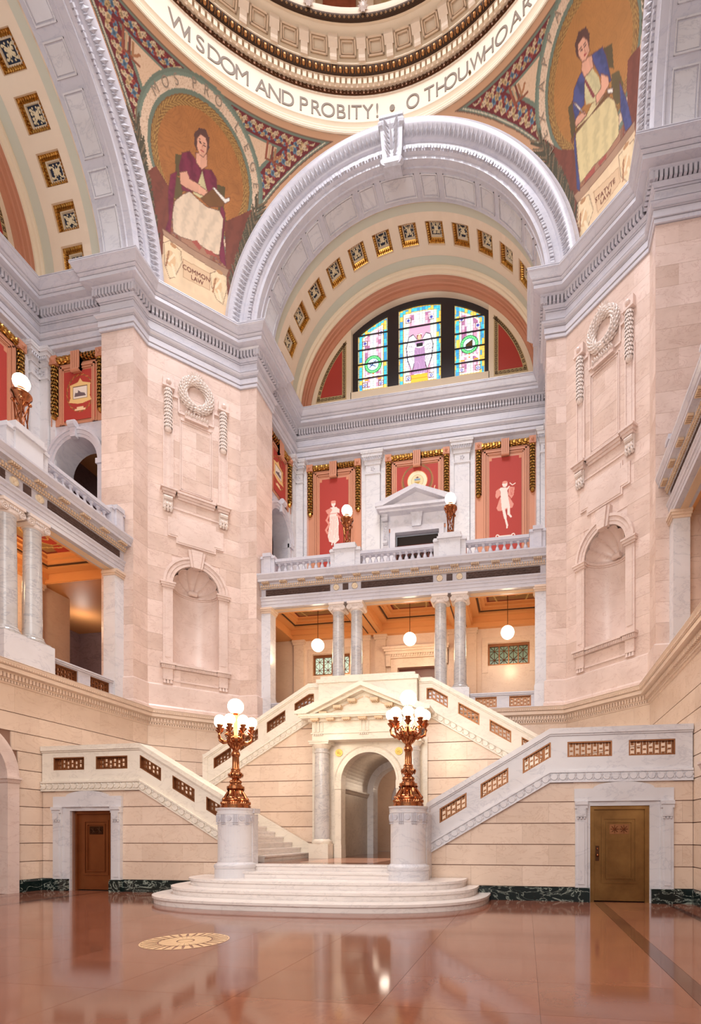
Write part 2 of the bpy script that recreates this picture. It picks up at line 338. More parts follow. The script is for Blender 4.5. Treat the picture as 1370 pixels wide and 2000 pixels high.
MR=[('dark',[(1.12,24.81),(1.53,24.72),(1.5,24.08),(1.26,23.61),(1.04,23.27),(0.92,23.51),(0.93,24.31)]),('dark',[(-2.02,25.65),(-1.48,24.89),(-1.01,24.53),(-1.16,23.42),(-1.18,22.07),(-1.47,22.1),(-1.71,23.62),(-2.01,24.88)]),('bot',[(-1.16,22.24),(0.72,22.1),(0.94,21.77),(-1.26,21.75),(-1.41,22.06)]),('face',[(-1.16,23.28),(1.03,23.24),(0.74,22.04),(-1.12,22.0),(-1.29,22.63)]),('slab',[(-1.28,23.47),(1.04,23.43),(1.03,23.24),(-1.2,23.21)]),('label',[(-0.59,23.01),(0.33,22.88),(0.36,22.45),(-0.51,22.34)]),('chair',[(0.42,25.69),(0.77,25.5),(0.67,25.04),(0.48,25.25)]),('chair',[(-0.92,25.5),(-0.68,25.52),(-0.87,24.8),(-1.04,24.74)]),('lion',[(0.57,25.0),(0.81,24.88),(0.87,24.51),(0.73,24.21),(0.54,24.32),(0.47,24.68)]),('robe',[(0.77,24.67),(0.91,24.01),(0.96,23.43),(0.71,23.48),(0.65,24.08)]),('robe',[(-0.9,24.9),(-0.83,24.46),(-1.05,23.41),(-1.15,23.55),(-1.01,24.53)]),('skirt',[(-0.17,25.0),(0.28,24.81),(0.52,24.45),(0.57,24.0),(0.49,23.62),(0.03,23.57),(-0.47,23.65),(-1.01,23.59),(-0.98,24.11),(-0.89,24.74),(-0.78,24.92),(-0.44,24.9)]),('bodice',[(-0.23,25.63),(0.05,25.62),(0.2,25.26),(0.17,25.01),(-0.07,24.95),(-0.36,25.12),(-0.35,25.46)]),('strap',[(-0.27,25.6),(-0.2,25.57),(-0.02,25.04),(-0.12,25.06)]),('robe',[(-0.28,25.8),(-0.13,25.75),(-0.27,25.53),(-0.41,25.16),(-0.58,25.16),(-0.8,25.01),(-0.77,25.45),(-0.62,25.68),(-0.43,25.77)]),('robe',[(0.09,25.85),(0.48,25.69),(0.54,25.42),(0.54,25.09),(0.53,24.89),(0.3,25.04),(0.22,25.31),(0.12,25.66)]),('skin',[(-0.17,25.98),(0.13,25.82),(0.1,25.59),(-0.23,25.63),(-0.27,25.83)]),('hair',[(-0.28,26.37),(-0.08,26.48),(0.16,26.38),(0.21,26.19),(0.09,25.98),(0.03,26.12),(-0.24,26.03),(-0.31,26.18)]),('skin',[(-0.19,26.31),(0.01,26.31),(0.11,26.15),(0.1,25.94),(-0.07,25.89),(-0.19,25.94),(-0.25,26.13)]),('skin',[(0.27,25.3),(0.47,25.05),(0.44,24.88),(0.12,24.85),(-0.05,24.86),(-0.02,25.04),(0.18,25.04)]),('book',[(-1.04,24.81),(0.43,24.82),(0.55,24.66),(-0.79,24.89),(-1.03,24.68)]),('page',[(0.35,24.86),(0.54,24.72),(0.51,24.64),(0.37,24.75)]),('skin',[(-0.71,25.12),(-0.45,25.05),(-0.41,24.91),(-0.6,24.92),(-0.82,24.95),(-0.82,25.06)]),('page',[(-0.75,25.51),(-0.63,25.36),(-0.45,24.96),(-0.58,25.16)]),('skin2',[(-0.31,23.59),(0.02,23.56),(-0.03,23.46),(-0.28,23.48)]),('skin2',[(-0.83,23.62),(-0.43,23.61),(-0.45,23.47),(-0.8,23.5)]),('cherub',[(-1.15,23.19),(-0.76,23.09),(-0.66,22.56),(-1.0,22.11),(-1.23,22.11),(-1.25,22.69)]),('cherub',[(0.4,23.15),(0.95,23.05),(0.92,22.47),(0.62,22.18),(0.38,22.59)])]
LET=[('W',-51.1),('I',-49.0),('S',-46.6),('D',-43.6),('O',-40.5),('M',-37.3),('A',-32.7),('N',-29.7),('D',-26.6),('P',-22.8),('R',-19.8),('O',-16.7),('B',-13.5),('I',-11.4),('T',-9.5),('Y',-6.6),('!',-4.2),('.',-0.3),('O',5.1),('T',9.4),('H',12.6),('O',15.1),('U',18.4),('W',22.3),('H',25.2),('O',28.6),('A',32.4),('R',35.4)]# ---------------- floor ----------------
fl=mstruct('floor',MB().box(-13.5,13.5,-14,13.5,-.2,-.012),JOINT)
def tiles(x0,x1,y0,y1,sx,sy,m=FLOORM):
    nx=max(1,round((x1-x0)/sx)); ny=max(1,round((y1-y0)/sy)); dx=(x1-x0)/nx; dy=(y1-y0)/ny
    me=MB().box(0,dx-.004,0,dy-.004,-.03,0).mesh('floor_tile',m)
    for i in range(nx):
        for j in range(ny): ob('floor_tile',me,fl,(x0+i*dx,y0+j*dy,0))
for x0,x1 in ((-6.3,6.3),):
    tiles(x0,x1,-11.5,2.2,1.4,.98)
for s in (-1,1):
    a,b=sorted((s*6.3,s*6.5)); MB().box(a,b,-11.5,2.2,-.02,.001).build('floor_band',FLOORD,fl)
    a,b=sorted((s*6.505,s*7.8)); tiles(a,b,-11.5,2.2,1.3,1.37)
    a,b=sorted((s*7.805,s*7.93)); MB().box(a,b,-11.5,2.2,-.02,.001).build('floor_band',FLOORD,fl)
    a,b=sorted((s*7.935,s*8.42)); tiles(a,b,-11.5,2.2,.5,1.37)
m_=MB()
m_.lathe([(0,.003),(.1,.003),(.1,.0)],0,-3.42,16)
for i in range(28):
    a=2*PI*i/28
    for r0,r1,w in ((.12,.34,.035),(.36,.56,.05)):
        c,q=math.cos(a),math.sin(a); L=[(r0,-w*.4),(r1,-w),(r1,w),(r0,w*.4)]
        m_.add([(c*r-q*t,-3.42+q*r+c*t,.003) for r,t in L],[(0,1,2,3)])
m_.lathe([(.565,.003),(.585,.003)],0,-3.42,48)
tag(m_.build('floor_medallion',FLOORI,fl),'round brass sunburst set in the floor')
# ---------------- stone block facing ----------------
def blocks(parent,rects,fn,depth,m,name='stone_block',hp=(),gap=.006,notch=None):
    # rects: list of (u0,u1,z0,z1) ; fn maps (u,z,d) -> xyz ; one object per block
    for u0,u1,z0,z1 in rects:
        gu=min(gap*.12,.0012); poly=clip([(u0+gu,z0+gap),(u1-gu,z0+gap),(u1-gu,z1-gap),(u0+gu,z1-gap)],hp)
        if len(poly)<3: continue
        b=MB(); n=len(poly)
        b.add([fn(u,z,0) for u,z in poly]+[fn(u,z,depth) for u,z in poly],[tuple(range(n)),tuple(range(n,2*n))]+[(i,(i+1)%n,n+(i+1)%n,n+i) for i in range(n)])
        ob(name,b.mesh(name,m),parent)
def courses(u0,u1,zs,bw,holes=None,off=.5):
    out=[]
    for i,(a,b) in enumerate(zip(zs,zs[1:])):
        cuts=[u0]; n=max(1,round((u1-u0)/bw)); st=(u1-u0)/n; sh=st*off if i%2 else 0
        k=0
        while True:
            x=u0+sh+st*k if sh else u0+st*(k+1)
            if x>=u1-.12: break
            if x>u0+.12: cuts.append(x)
            k+=1
        cuts.append(u1)
        segs=list(zip(cuts,cuts[1:]))
        if holes:
            for h0,h1 in holes(a,b):
                ns=[]
                for s0,s1 in segs:
                    if s1<=h0 or s0>=h1: ns.append((s0,s1)); continue
                    if s0<h0-.03: ns.append((s0,h0))
                    if s1>h1+.03: ns.append((h1,s1))
                segs=ns
        out+=[(s0,s1,a,b) for s0,s1 in segs]
    return out
LZ=[.32,.81,1.30,1.79,2.28,2.76,3.25,3.74,4.23,4.72,5.42]
# lower storey walls (west, east, diagonals, north)
R2=2**.5
def lower(k,visible=True):
    name=QN[{0:0,3:3}[k]]
    # wall in the side plane x=-HW from y=-? to DX, diagonal, north plane
    w=struct('wall_lower_'+name,k)
    core=MB()
    # side plane with arch opening |y|<1.43 (k=0: west side; k=3: its mirror is the north plane)
    def archhole(a,b):
        return []
    def colq(x0,x1,hole):
        # wall core quads in plane: list of (u, zlow)
        us=[x0]; 
        if hole:
            r,zc=hole; us+= [-r-.0001]+[-r*math.cos(PI*i/24) for i in range(25)]+[r+.0001]
        us+=[x1]; us=[u for u in us if x0<=u<=x1]
        res=[]
        for u in us:
            zl=0
            if hole and abs(u)<=hole[0]: zl=hole[1]+math.sqrt(max(0,hole[0]**2-u*u))
            res.append((u,zl))
        return res
    H1=(1.43,3.0) if k==0 else None     # west arch (side plane of quadrant 0)
    H2=(1.43,3.0) if k==3 else None     # east arch
    # plane A : x=-HW, u=y from 0 to DX ; plane B: y=HW, u=x from -DX to 0
    def facing(fn,u0,u1,hole,mirror):
        cs=colq(u0,u1,hole); vs=[];fs=[]
        for i,(u,z) in enumerate(cs):
            vs+=[fn(u,z,-.04),fn(u,5.5,-.04),fn(u,z,-.6)]
            if i: j=3*i; fs+=[(j-3,j,j+1,j-2),(j-3,j-1,j+2,j)]
        core.add(vs,fs)
        def holes(a,b):
            if not hole: return []
            r,zc=1.47,hole[1]
            h=r if a<zc else (math.sqrt(r*r-(a-zc)**2) if a-zc<r else 0)
            return [(-h,h)] if h>.05 else []
        lo=[.0,.32] 
        blocks(w,courses(u0,u1,LZ,1.35,holes),fn,.0,WARM)
        return holes
    fA=lambda u,z,d:(-HW+(-.06 if d==0 and False else d if d<0 else 0)-(0 if d else 0),u,z)
    def FA(u,z,d): return (-HW-.05+.05*(1 if d==0 else 0)+ (d if d<0 else 0) ,u,z) if d<=0 else (-HW-.05,u,z)
    def FB(u,z,d): return (u,HW+.05-.05*(1 if d==0 else 0)-(d if d<0 else 0),z) if d<=0 else (u,HW+.05,z)
    def mk(base,nx,ny,tx,ty):
        # d: 0 -> face, >0 -> behind the face by d ; core uses negative => behind by -d
        return lambda u,z,d:(base[0]+tx*u-nx*abs(d),base[1]+ty*u-ny*abs(d),z)
    FA=mk((-HW,0),1,0,0,1); FB=mk((0,HW),0,-1,1,0); n_=1/R2; FD=mk((-HW,DX),n_,-n_,n_,n_)
    def face(fn,u0,u1,hole,zs=LZ,bw=1.35):
        cs=colq(u0,u1,hole); vs=[];fs=[]
        for i,(u,z) in enumerate(cs):
            vs+=[fn(u,z,.035),fn(u,5.5,.035),fn(u,z,.6)]
            if i: j=3*i; fs+=[(j-3,j,j+1,j-2),(j-3,j-1,j+2,j)]
        core.add(vs,fs)
        def holes(a,b):
            if not hole: return []
            r,zc=hole[0]+.02,hole[1]
            h=r if a<zc else (math.sqrt(r*r-(a-zc)**2) if a-zc<r else 0)
            return [(-h,h)] if h>.05 else []
        blocks(w,courses(u0,u1,zs,bw,holes),fn,.05,WARM,gap=.010)
    if k==0:
        face(FA,-9,DX,(1.43,3.0)); face(FB,-DX,-1.75,None,zs=[z for z in LZ if z>3])
    else:
        # quadrant 3 (north-east) is quadrant 0 turned by -90: plane A is the north wall, plane B the east wall
        face(FA,1.75,DX,None,zs=[z for z in LZ if z>3]); face(FB,-DX,9,(1.43,3.0))
    face(FD,0,3.177,None,zs=[z for z in LZ if z>3],bw=1.06)
    ob('wall_core',core.mesh('wall_core',JOINT),w)
    # baseboard (verde)
    return w
WLOW=lower(0); ELOW=lower(3)
# verde baseboards along side walls
def base(name,path,side,k=0):
    w=MB().sweep([(0,0),(.05,0),(.05,.27),(.02,.32),(-.04,.32)],path,side).build(name,VERDE); w['kind']='structure'; return w
base('baseboard_west',[(-HW,2.11),(-HW,1.45)],1); base('baseboard_west_2',[(-HW,-1.45),(-HW,-9)],1)
base('baseboard_east',[(HW,1.45),(HW,2.11)],1); base('baseboard_east_2',[(HW,-9),(HW,-1.45)],1)
# ground arches in side walls (marble surround and dark hall behind)
for k,nm in ((1,'west'),(3,'east')):
    a=struct('door_arch_'+nm,k)
    m_=MB().arcs([(1.43,HW-.02),(1.43,HW-.06),(1.36,HW-.08),(1.3,HW-.06),(1.12,HW-.04),(1.12,HW+.9)],3.0,seg=32); m_.build('archivolt',PINKP,a,True)
    for s in (-1,1):
        x0,x1=sorted((s*1.12,s*1.43)); MB().box(x0,x1,HW-.05,HW+.9,.0,2.88).build('jamb',PINKP,a)
        MB().sweep([(0,2.86),(.03,2.88),(.06,2.95),(.09,2.97),(.09,3.02),(0,3.03)],[(s*1.12,HW+.5),(s*1.12,HW-.05),(s*1.43,HW-.05)],-s).build('impost',PINKP,a)
    MB().box(-1.6,1.6,HW+2.2,HW+2.3,0,5.4).box(-1.6,-1.5,HW+.6,HW+2.3,0,5.4).box(1.5,1.6,HW+.6,HW+2.3,0,5.4).build('passage_wall',WARMP,a)
# lower cornice
def quirk(prof,zs,d=.05,h=.011):
    out=[prof[0]]
    for (p0,z0),(p1,z1) in zip(prof,prof[1:]):
        for z in sorted(zs):
            if z0<z<z1 and abs(p1-p0)<.04: out+=[(p0,z-h),(p0-d,z-h),(p0-d,z+h),(p0,z+h)]
        out.append((p1,z1))
    return out
LCP=[(-.04,5.40),(.03,5.42),(.05,5.47),(.06,5.50),(.09,5.52),(.09,5.66),(.13,5.67),(.13,5.70),(.27,5.71),(.27,5.83),(.29,5.84),(.31,5.88),(.34,5.93),(.34,5.97),(-.3,5.97)]
tn=1
def cornice(name,prof,path,m,k,dent=None,m2=None):
    o=MB().sweep(prof,path,1).build(name,m); o.rotation_euler=(0,0,k*PI/2); o['kind']='structure'
    for nm,w,g,p0,p1,z0,z1 in dent or ():
        d=MB(); rrow(offset_path(path,1,p1),1,w,g,p0-p1,0,z0,z1,d); stuff(d.build(nm,m2 or m,o))
    return o
LPATH=[(-HW,-9),(-HW,DX),(-DX,HW),(0,HW)]
for k in (0,3):
    path=[(0,HW),(-DX,HW),(-HW,DX),(-HW,-9 if k==0 else 0)]
    if k==3: path=[(9,HW)]+path[1:] if False else [(9,HW),(-DX,HW),(-HW,DX),(-HW,0)]
    cornice('trim_%d'%tn,quirk(LCP,[5.485,5.51,5.82,5.95],.04,.008),path,WARMP,k,(('dentil_row',.055,.045,.09,.16,5.55,5.66),('bead_row',.04,.03,.28,.315,5.845,5.90),('egg_row',.05,.03,.04,.085,5.455,5.515))); tn+=1
# ---------------- piers ----------------
n_=1/R2
def diagF(s,z,d): return (-HW+n_*s-n_*d,DX+n_*s+n_*d,z)   # d>0 behind the face, d<0 in front
def pier(k,full):
    w=struct('wall_pier_'+QN[k],k)
    P=PIERPATH; c=MB(); g=.02
    for i in (0,1,3,4):
        (xa,ya),(xb,yb)=P[i],P[i+1]; L=math.hypot(xb-xa,yb-ya); t=((xb-xa)/L,(yb-ya)/L); nn=(-t[1],t[0])
        def fn(u,z,d,xa=xa,ya=ya,t=t,nn=nn): return (xa+t[0]*u-nn[0]*d,ya+t[1]*u-nn[1]*d,z)
        c.add([fn(0,5.9,g),fn(L,5.9,g),fn(L,18.95,g),fn(0,18.95,g)],[(0,1,2,3)])
        if full:
            zs=[6.95+11.9*j/20 for j in range(21)]; blocks(w,courses(0,L,zs,1.3),fn,.05,PINK,'marble_slab',gap=.0025)
    # diagonal face with niche : centre 1.5885, r .79, spring 10.64, sill 7.74
    C,r,zs_,zb=1.5885,.79,10.64,7.74
    us=[0,C-r-.0001]+[C-r*math.cos(PI*i/20) for i in range(21)]+[C+r+.0001,3.177]; vs=[];fs=[]
    for i,u in enumerate(us):
        du=abs(u-C); zl=5.9 if du>r else zs_+math.sqrt(max(0,r*r-du*du)); vs+=[diagF(u,zl,g),diagF(u,18.95,g)]
        if i: j=2*i; fs.append((j-2,j,j+1,j-1))
    c.add(vs,fs); c.add([diagF(C-r,5.9,g),diagF(C+r,5.9,g),diagF(C+r,zb,g),diagF(C-r,zb,g)],[(0,1,2,3)])
    c.add([diagF(C-r,zb,g),diagF(C+r,zb,g),diagF(C+r,zb,g+r),diagF(C-r,zb,g+r)],[(0,1,2,3)])
    c.add([(P[0][0],P[0][1],18.9),(P[0][0],P[0][1],5.9),(P[0][0]-1.2,P[0][1],5.9),(P[0][0]-1.2,P[0][1],18.9)],[(0,1,2,3)])
    c.add([(P[5][0],P[5][1],18.9),(P[5][0],P[5][1],5.9),(P[5][0],P[5][1]+1.2,5.9),(P[5][0],P[5][1]+1.2,18.9)],[(0,1,2,3)])
    c.build('pier_core',PINKP,w)
    if full:
        def holes(a,b):
            if b<=7.70: return []
            if a<10.64: return [(C-.84,C+.84)]
            q=.95**2-(a-zs_)**2
            return [(C-math.sqrt(q),C+math.sqrt(q))] if q>0 else []
        zs=[6.95+11.9*j/20 for j in range(21)]
        blocks(w,courses(0,3.177,zs,1.06,holes),diagF,.05,PINK,'marble_slab',gap=.0025)
    # plinth
    MB().sweep([(.02,5.95),(.10,5.97),(.10,6.12),(.07,6.18),(.07,6.90),(.04,6.93),(.0,6.96),(-.05,6.96)],PIERPATH,1).build('plinth',PINKP,w)
    # niche: half cylinder + shell
    hd=MB(); vs=[];fs=[]
    for i in range(17):
        a=PI*i/16
        for j in range(9):
            b=(PI/2)*j/8; vs.append(diagF(C-math.cos(a)*math.cos(b)*r*1.01,zs_+max(0,math.sin(a)*math.cos(b))*r*1.01,g+math.sin(b)*r*1.01))
            if i and j: q=i*9+j; fs.append((q-10,q-9,q,q-1))
    hd.add(vs,fs); hd.build('shell_backing',PINKP,w,True)
    m_=MB(); N=20
    vs=[];fs=[]
    for i in range(N+1):
        a=PI*i/N; u=C-r*math.cos(a); d=g+r*math.sin(a); vs+=[diagF(u,zb,d),diagF(u,zs_-.06,d)]
        if i: j=2*i; fs.append((j-2,j,j+1,j-1))
    m_.add(vs,fs); m_.build('niche_wall',PINKP,w,True)
    m_=MB(); vs=[];fs=[]; M_=12
    ribs=11; NA=ribs*4
    for i in range(NA+1):
        a=PI*i/NA   # fan angle around the hub (front plane): from left over top to right
        for j in range(M_+1):
            b=(PI/2)*j/M_    # 0 rim in face plane, pi/2 hub at back
            rr=r*(1-.07*abs(math.sin(ribs*a/1))*math.cos(b)*(1)) 
            rr=r*(1-.09*(1-abs(math.sin(ribs*a/2))**.6)*math.cos(b*.8))
            # sphere: hub at back bottom centre
            x=-math.cos(a)*math.cos(b)*rr; zz=math.sin(a)*math.cos(b)*rr; d=math.sin(b)*rr
            vs.append(diagF(C+x,zs_+max(0,zz),g+d*.98))
    for i in range(NA):
        for j in range(M_): q=i*(M_+1)+j; fs.append((q,q+1,q+M_+2,q+M_+1))
    m_.add(vs,fs); m_.build('shell_head',PINKP,w,True)
    m_=MB()
    for rr,z0,z1 in ((r-.03,zs_-.1,zs_-.05),(r-.07,zs_-.05,zs_+.02)):
        vs=[];fs=[]
        for i in range(N+1):
            a=PI*i/N; 
            for q,z in ((r+.01,z0),(rr,z0),(rr,z1),(r+.01,z1)): vs.append(diagF(C-q*math.cos(a),z,g+q*math.sin(a)))
            if i:
                j=4*i
                for t in range(3): fs.append((j-4+t,j+t,j+t+1,j-3+t))
        m_.add(vs,fs)
    m_.build('niche_moulding',PINKP,w)
    hub=MB(); hub.tube([diagF(C-.14,zs_+.09,g+.62),diagF(C+.14,zs_+.09,g+.62)],.09,12); hub.tube([diagF(C-.17,zs_+.09,g+.62),diagF(C-.1,zs_+.09,g+.62)],.06,12); hub.build('shell_scroll',PINKP,w,True)
    def dbox(mb,s0,s1,z0,z1,p,p0=0):   # box on the diagonal face, projecting p
        a=[diagF(s,z,-q) for z in (z0,z1) for s,q in ((s0,p0),(s1,p0),(s1,p),(s0,p))]
        mb.add(a,[(0,1,2,3),(4,5,6,7),(0,1,5,4),(1,2,6,5),(2,3,7,6),(3,0,4,7)])
    def dprism(mb,poly,p,p0=0):
        n=len(poly); mb.add([diagF(s,z,-p0) for s,z in poly]+[diagF(s,z,-p) for s,z in poly],[tuple(range(n)),tuple(range(n,2*n))]+[(i,(i+1)%n,n+(i+1)%n,n+i) for i in range(n)])
    # niche surround
    for sgn in (-1,1):
        m_=MB(); a,b=sorted((C+sgn*.79,C+sgn*1.11)); dbox(m_,a,b,7.74,10.45,.05); dbox(m_,a+.07,b-.07,7.95,10.3,.065); m_.build('niche_pilaster',PINKP,w)
        m_=MB(); dbox(m_,a-.04,b+.04,10.45,10.52,.09); dbox(m_,a-.07,b+.07,10.52,10.60,.13); dbox(m_,a-.10,b+.09,10.60,10.66,.16); m_.build('impost_block',PINKP,w)
        m_=MB(); dbox(m_,a-.1,b+.1,7.66,7.74,.20); dbox(m_,a-.06,b+.06,7.53,7.66,.14); dbox(m_,a,b,7.16,7.53,.07)
        for t in range(3):
            cc=a+.055+t*.105; m_.add([diagF(cc+q,z,-p) for q,z,p in ((-.03,7.14,0),(.03,7.14,0),(.03,7.14,.06),(-.03,7.14,.06),(-.045,7.0,0),(.045,7.0,0),(.045,7.0,.08),(-.045,7.0,.08))],[(0,1,2,3),(4,5,6,7),(0,1,5,4),(1,2,6,5),(2,3,7,6),(3,0,4,7)])
        dbox(m_,a,b,7.13,7.17,.08); m_.build('sill_bracket',PINKP,w)
    m_=MB(); dbox(m_,C-.8,C+.8,7.66,7.74,.14); dbox(m_,C-.8,C+.8,7.55,7.66,.08); dbox(m_,C-.78,C+.78,7.10,7.16,.03); m_.build('niche_sill',PINKP,w)
    m_=MB()
    for i in range(36): s0=C-1.17+i*.065; dbox(m_,s0,s0+.035,7.56,7.65,.165 if abs(s0-C)>.75 else .105)
    stuff(m_.build('egg_row',PINKP,w))
    m_=MB()
    for rr0,rr1,p in ((.79,.9,.05),(.9,1.05,.07),(1.02,1.11,.11)):
        K=24; vs=[];fs=[]
        for i in range(K+1):
            a=PI*i/K
            for q,pp in ((rr0,0),(rr0,p),(rr1,p),(rr1,0)): vs.append(diagF(C-q*math.cos(a),zs_+.02+q*math.sin(a),-pp))
            if i:
                j=4*i
                for t in range(3): fs.append((j-4+t,j+t,j+t+1,j-3+t))
        m_.add(vs,fs)
    m_.build('niche_archivolt',PINKP,w)
    m_=MB(); dprism(m_,[(C-.19,11.38),(C+.19,11.38),(C+.3,12.0),(C-.3,12.0)],.14); dprism(m_,[(C-.11,11.36),(C+.11,11.36),(C+.2,12.0),(C-.2,12.0)],.20); m_.build('keystone',PINKP,w)
    # eared tablet
    def eared(x,e,z0,z1,ez0,ez1): return [(C-x,z0),(C+x,z0),(C+x,ez0),(C+e,ez0),(C+e,ez1),(C+x,ez1),(C+x,z1),(C-x,z1),(C-x,ez1),(C-e,ez1),(C-e,ez0),(C-x,ez0)]
    m_=MB(); dprism(m_,eared(.68,.95,12.15,13.2,12.35,13.03),.05); dprism(m_,eared(.62,.89,12.21,13.14,12.41,12.97),.065); dprism(m_,eared(.58,.85,12.25,13.1,12.45,12.93),.045,.045); m_.build('tablet',PINKP,w)
    # shelf with consoles
    m_=MB()
    for a,b,p in ((C-1.2,C-.66,.26),(C+.66,C+1.2,.26),(C-.7,C+.7,.17)):
        dbox(m_,a,b,13.93,14.0,p); dbox(m_,a+.05,b-.05,13.84,13.93,p-.06); dbox(m_,a+.08,b-.08,13.76,13.84,p-.11)
    dbox(m_,C-.8,C+.8,13.38,13.42,.03); m_.build('shelf',PINKP,w)
    for sgn in (-1,1):
        m_=MB(); c0=C+sgn*.95
        dbox(m_,c0-.16,c0+.16,13.3,13.78,.07); m_.tube([diagF(c0-.14,13.66,-.1),diagF(c0+.14,13.66,-.1)],.08,8); m_.tube([diagF(c0-.12,13.45,-.08),diagF(c0+.12,13.45,-.08)],.06,8)
        for i in range(6): m_.leaf(diagF(c0+(-.1+.2*(i%3)/2),13.3+.12*(i//3),-.12),(0,0,1),(n_,-n_,0),.2,.12,.05)
        for t in range(3): m_.sphere(diagF(c0-.1+.1*t,13.24,-.07),.05,8,5)
        m_.build('console',LEAFS,w)
    # sunk panel and its frame
    m_=MB()
    for x,z0,z1,wd,p in ((.56,14.13,16.73,.03,.035),(.50,14.19,16.65,.03,.02)):
        dbox(m_,C-x,C-x+wd,z0,z1,p); dbox(m_,C+x-wd,C+x,z0,z1,p); dbox(m_,C-x,C+x,z0,z0+wd,p); dbox(m_,C-x,C+x,z1-wd,z1,p)
    m_.build('panel_frame',PINKP,w)
    m_=MB()
    for sgn in (-1,1):
        c0=C+sgn*.94; dbox(m_,c0-.17,c0-.13,14.0,16.6,.05); dbox(m_,c0+.13,c0+.17,14.0,16.6,.05); dbox(m_,c0-.06,c0+.06,14.1,16.4,.035); dbox(m_,c0-.13,c0+.13,14.0,17.6,.02)
        dbox(m_,c0-sgn*.16-.16,c0-sgn*.16+.16,17.42,17.5,.06)
    dbox(m_,C-.62,C-.56,16.95,17.9,.04); dbox(m_,C+.56,C+.62,16.95,17.9,.04); dbox(m_,C-.6,C-.38,16.92,16.98,.05); dbox(m_,C+.38,C+.6,16.92,16.98,.05); dbox(m_,C-.4,C+.4,16.78,16.98,.13)
    m_.build('strapwork',PINKP,w)
    for sgn in (-1,1):
        c0=C+sgn*.94; m_=MB(); dbox(m_,c0-.18,c0+.18,17.64,17.98,.14); dbox(m_,c0-.2,c0+.2,17.62,17.68,.18); m_.sphere(diagF(c0,17.82,-.14),.09,10,6); m_.build('drop_block',PINKP,w)
        m_=MB(); garland(m_,diagF(c0,16.2,-.06),diagF(c0,17.6,-.06),.13,(n_,-n_,0),.12,6,-1); m_.sphere(diagF(c0,16.16,-.06),.12,8,6); m_.build('garland',LEAFS,w)
    m_=MB(); K=30; rc=.46; zc=17.8
    pts=[Vector(diagF(C+rc*math.cos(2*PI*i/K),zc+rc*1.1*math.sin(2*PI*i/K),-.07)) for i in range(K+1)]; m_.tube(pts,.12,8)
    nrm=Vector((n_,-n_,0))
    for i in range(K*1):
        p=pts[i]; t=(pts[i+1]-p).normalized()*(1 if i>K*.75 or i<K*.25 else -1); b=t.cross(nrm)
        for q in range(7):
            a=-.3+ (PI+.6)*(q+(.5 if i%2 else 0))/6.5; o=b*math.cos(a)+nrm*math.sin(a); m_.leaf(p+o*.12,t+o*.15,o,.18,.13,.05)
    m_.build('wreath',LEAFS,w)
    m_=MB()
    for i in range(9): a=PI*(i+.5)/9; m_.leaf(diagF(C+.18*math.cos(a),18.35+.16*math.sin(a),-.12),diagF(math.cos(a),math.sin(a),0) if False else (Vector(diagF(C+math.cos(a),math.sin(a),0))-Vector(diagF(C,0,0))),(n_,-n_,0),.26,.1,.06)
    m_.build('wreath_crest',LEAFS,w)
    m_=MB()
    for i in range(9): m_.leaf(diagF(C-.36+.09*i,16.95+.03*(i%2),-.14),(0,0,1),(n_,-n_,0),.16,.11,.07)
    m_.build('wreath_ribbon',LEAFS,w)
    return w
PI0=pier(0,True)
def copy_pier(k):
    c=copy_tree(PI0); c.name='wall_pier_'+QN[k]; c.rotation_euler=(0,0,k*PI/2); return c
copy_pier(3)
for k in (1,2):
    m_=MB()
    for i in range(5): (xa,ya),(xb,yb)=PIERPATH[i],PIERPATH[i+1]; m_.add([(xa,ya,5.9),(xb,yb,5.9),(xb,yb,18.95),(xa,ya,18.95)],[(0,1,2,3)])
    mstruct('wall_pier_'+QN[k],m_,PINKP,k)
# ---------------- great entablature ----------------
ENT=[(-.3,18.86),(.03,18.86),(.05,18.87),(.05,19.0),(.075,19.01),(.075,19.22),(.10,19.24),(.10,19.27),(.15,19.31),(.17,19.36),(.17,19.39),(.03,19.40),(.03,19.80),(.06,19.82),(.06,19.86),(.11,19.90),(.12,19.94),(.12,19.96),(.0,19.97),(.0,20.20),(.17,20.21),(.20,20.24),(.22,20.26),(.44,20.27),(.44,20.41),(.47,20.43),(.50,20.47),(.50,20.50),(.53,20.52),(.58,20.60),(.62,20.68),(.66,20.72),(.66,20.80),(-.35,20.80)]
ENT=quirk(ENT,[18.99,19.21,19.26-.02,19.375,19.79,19.84,20.395,20.485,20.76])
LINES=[(.052,19.005),(.1,19.235),(.06,19.81),(.47,20.42),(.5,20.5)]
e0=cornice('trim_%d'%tn,ENT,FULLPATH,GREY,0,(('dentil_row',.082,.042,.0,.21,19.965,20.18),)); tn+=1
for k in (3,1,2):
    c=copy_tree(e0); c.name='trim_%d'%tn; c.rotation_euler=(0,0,k*PI/2); tn+=1
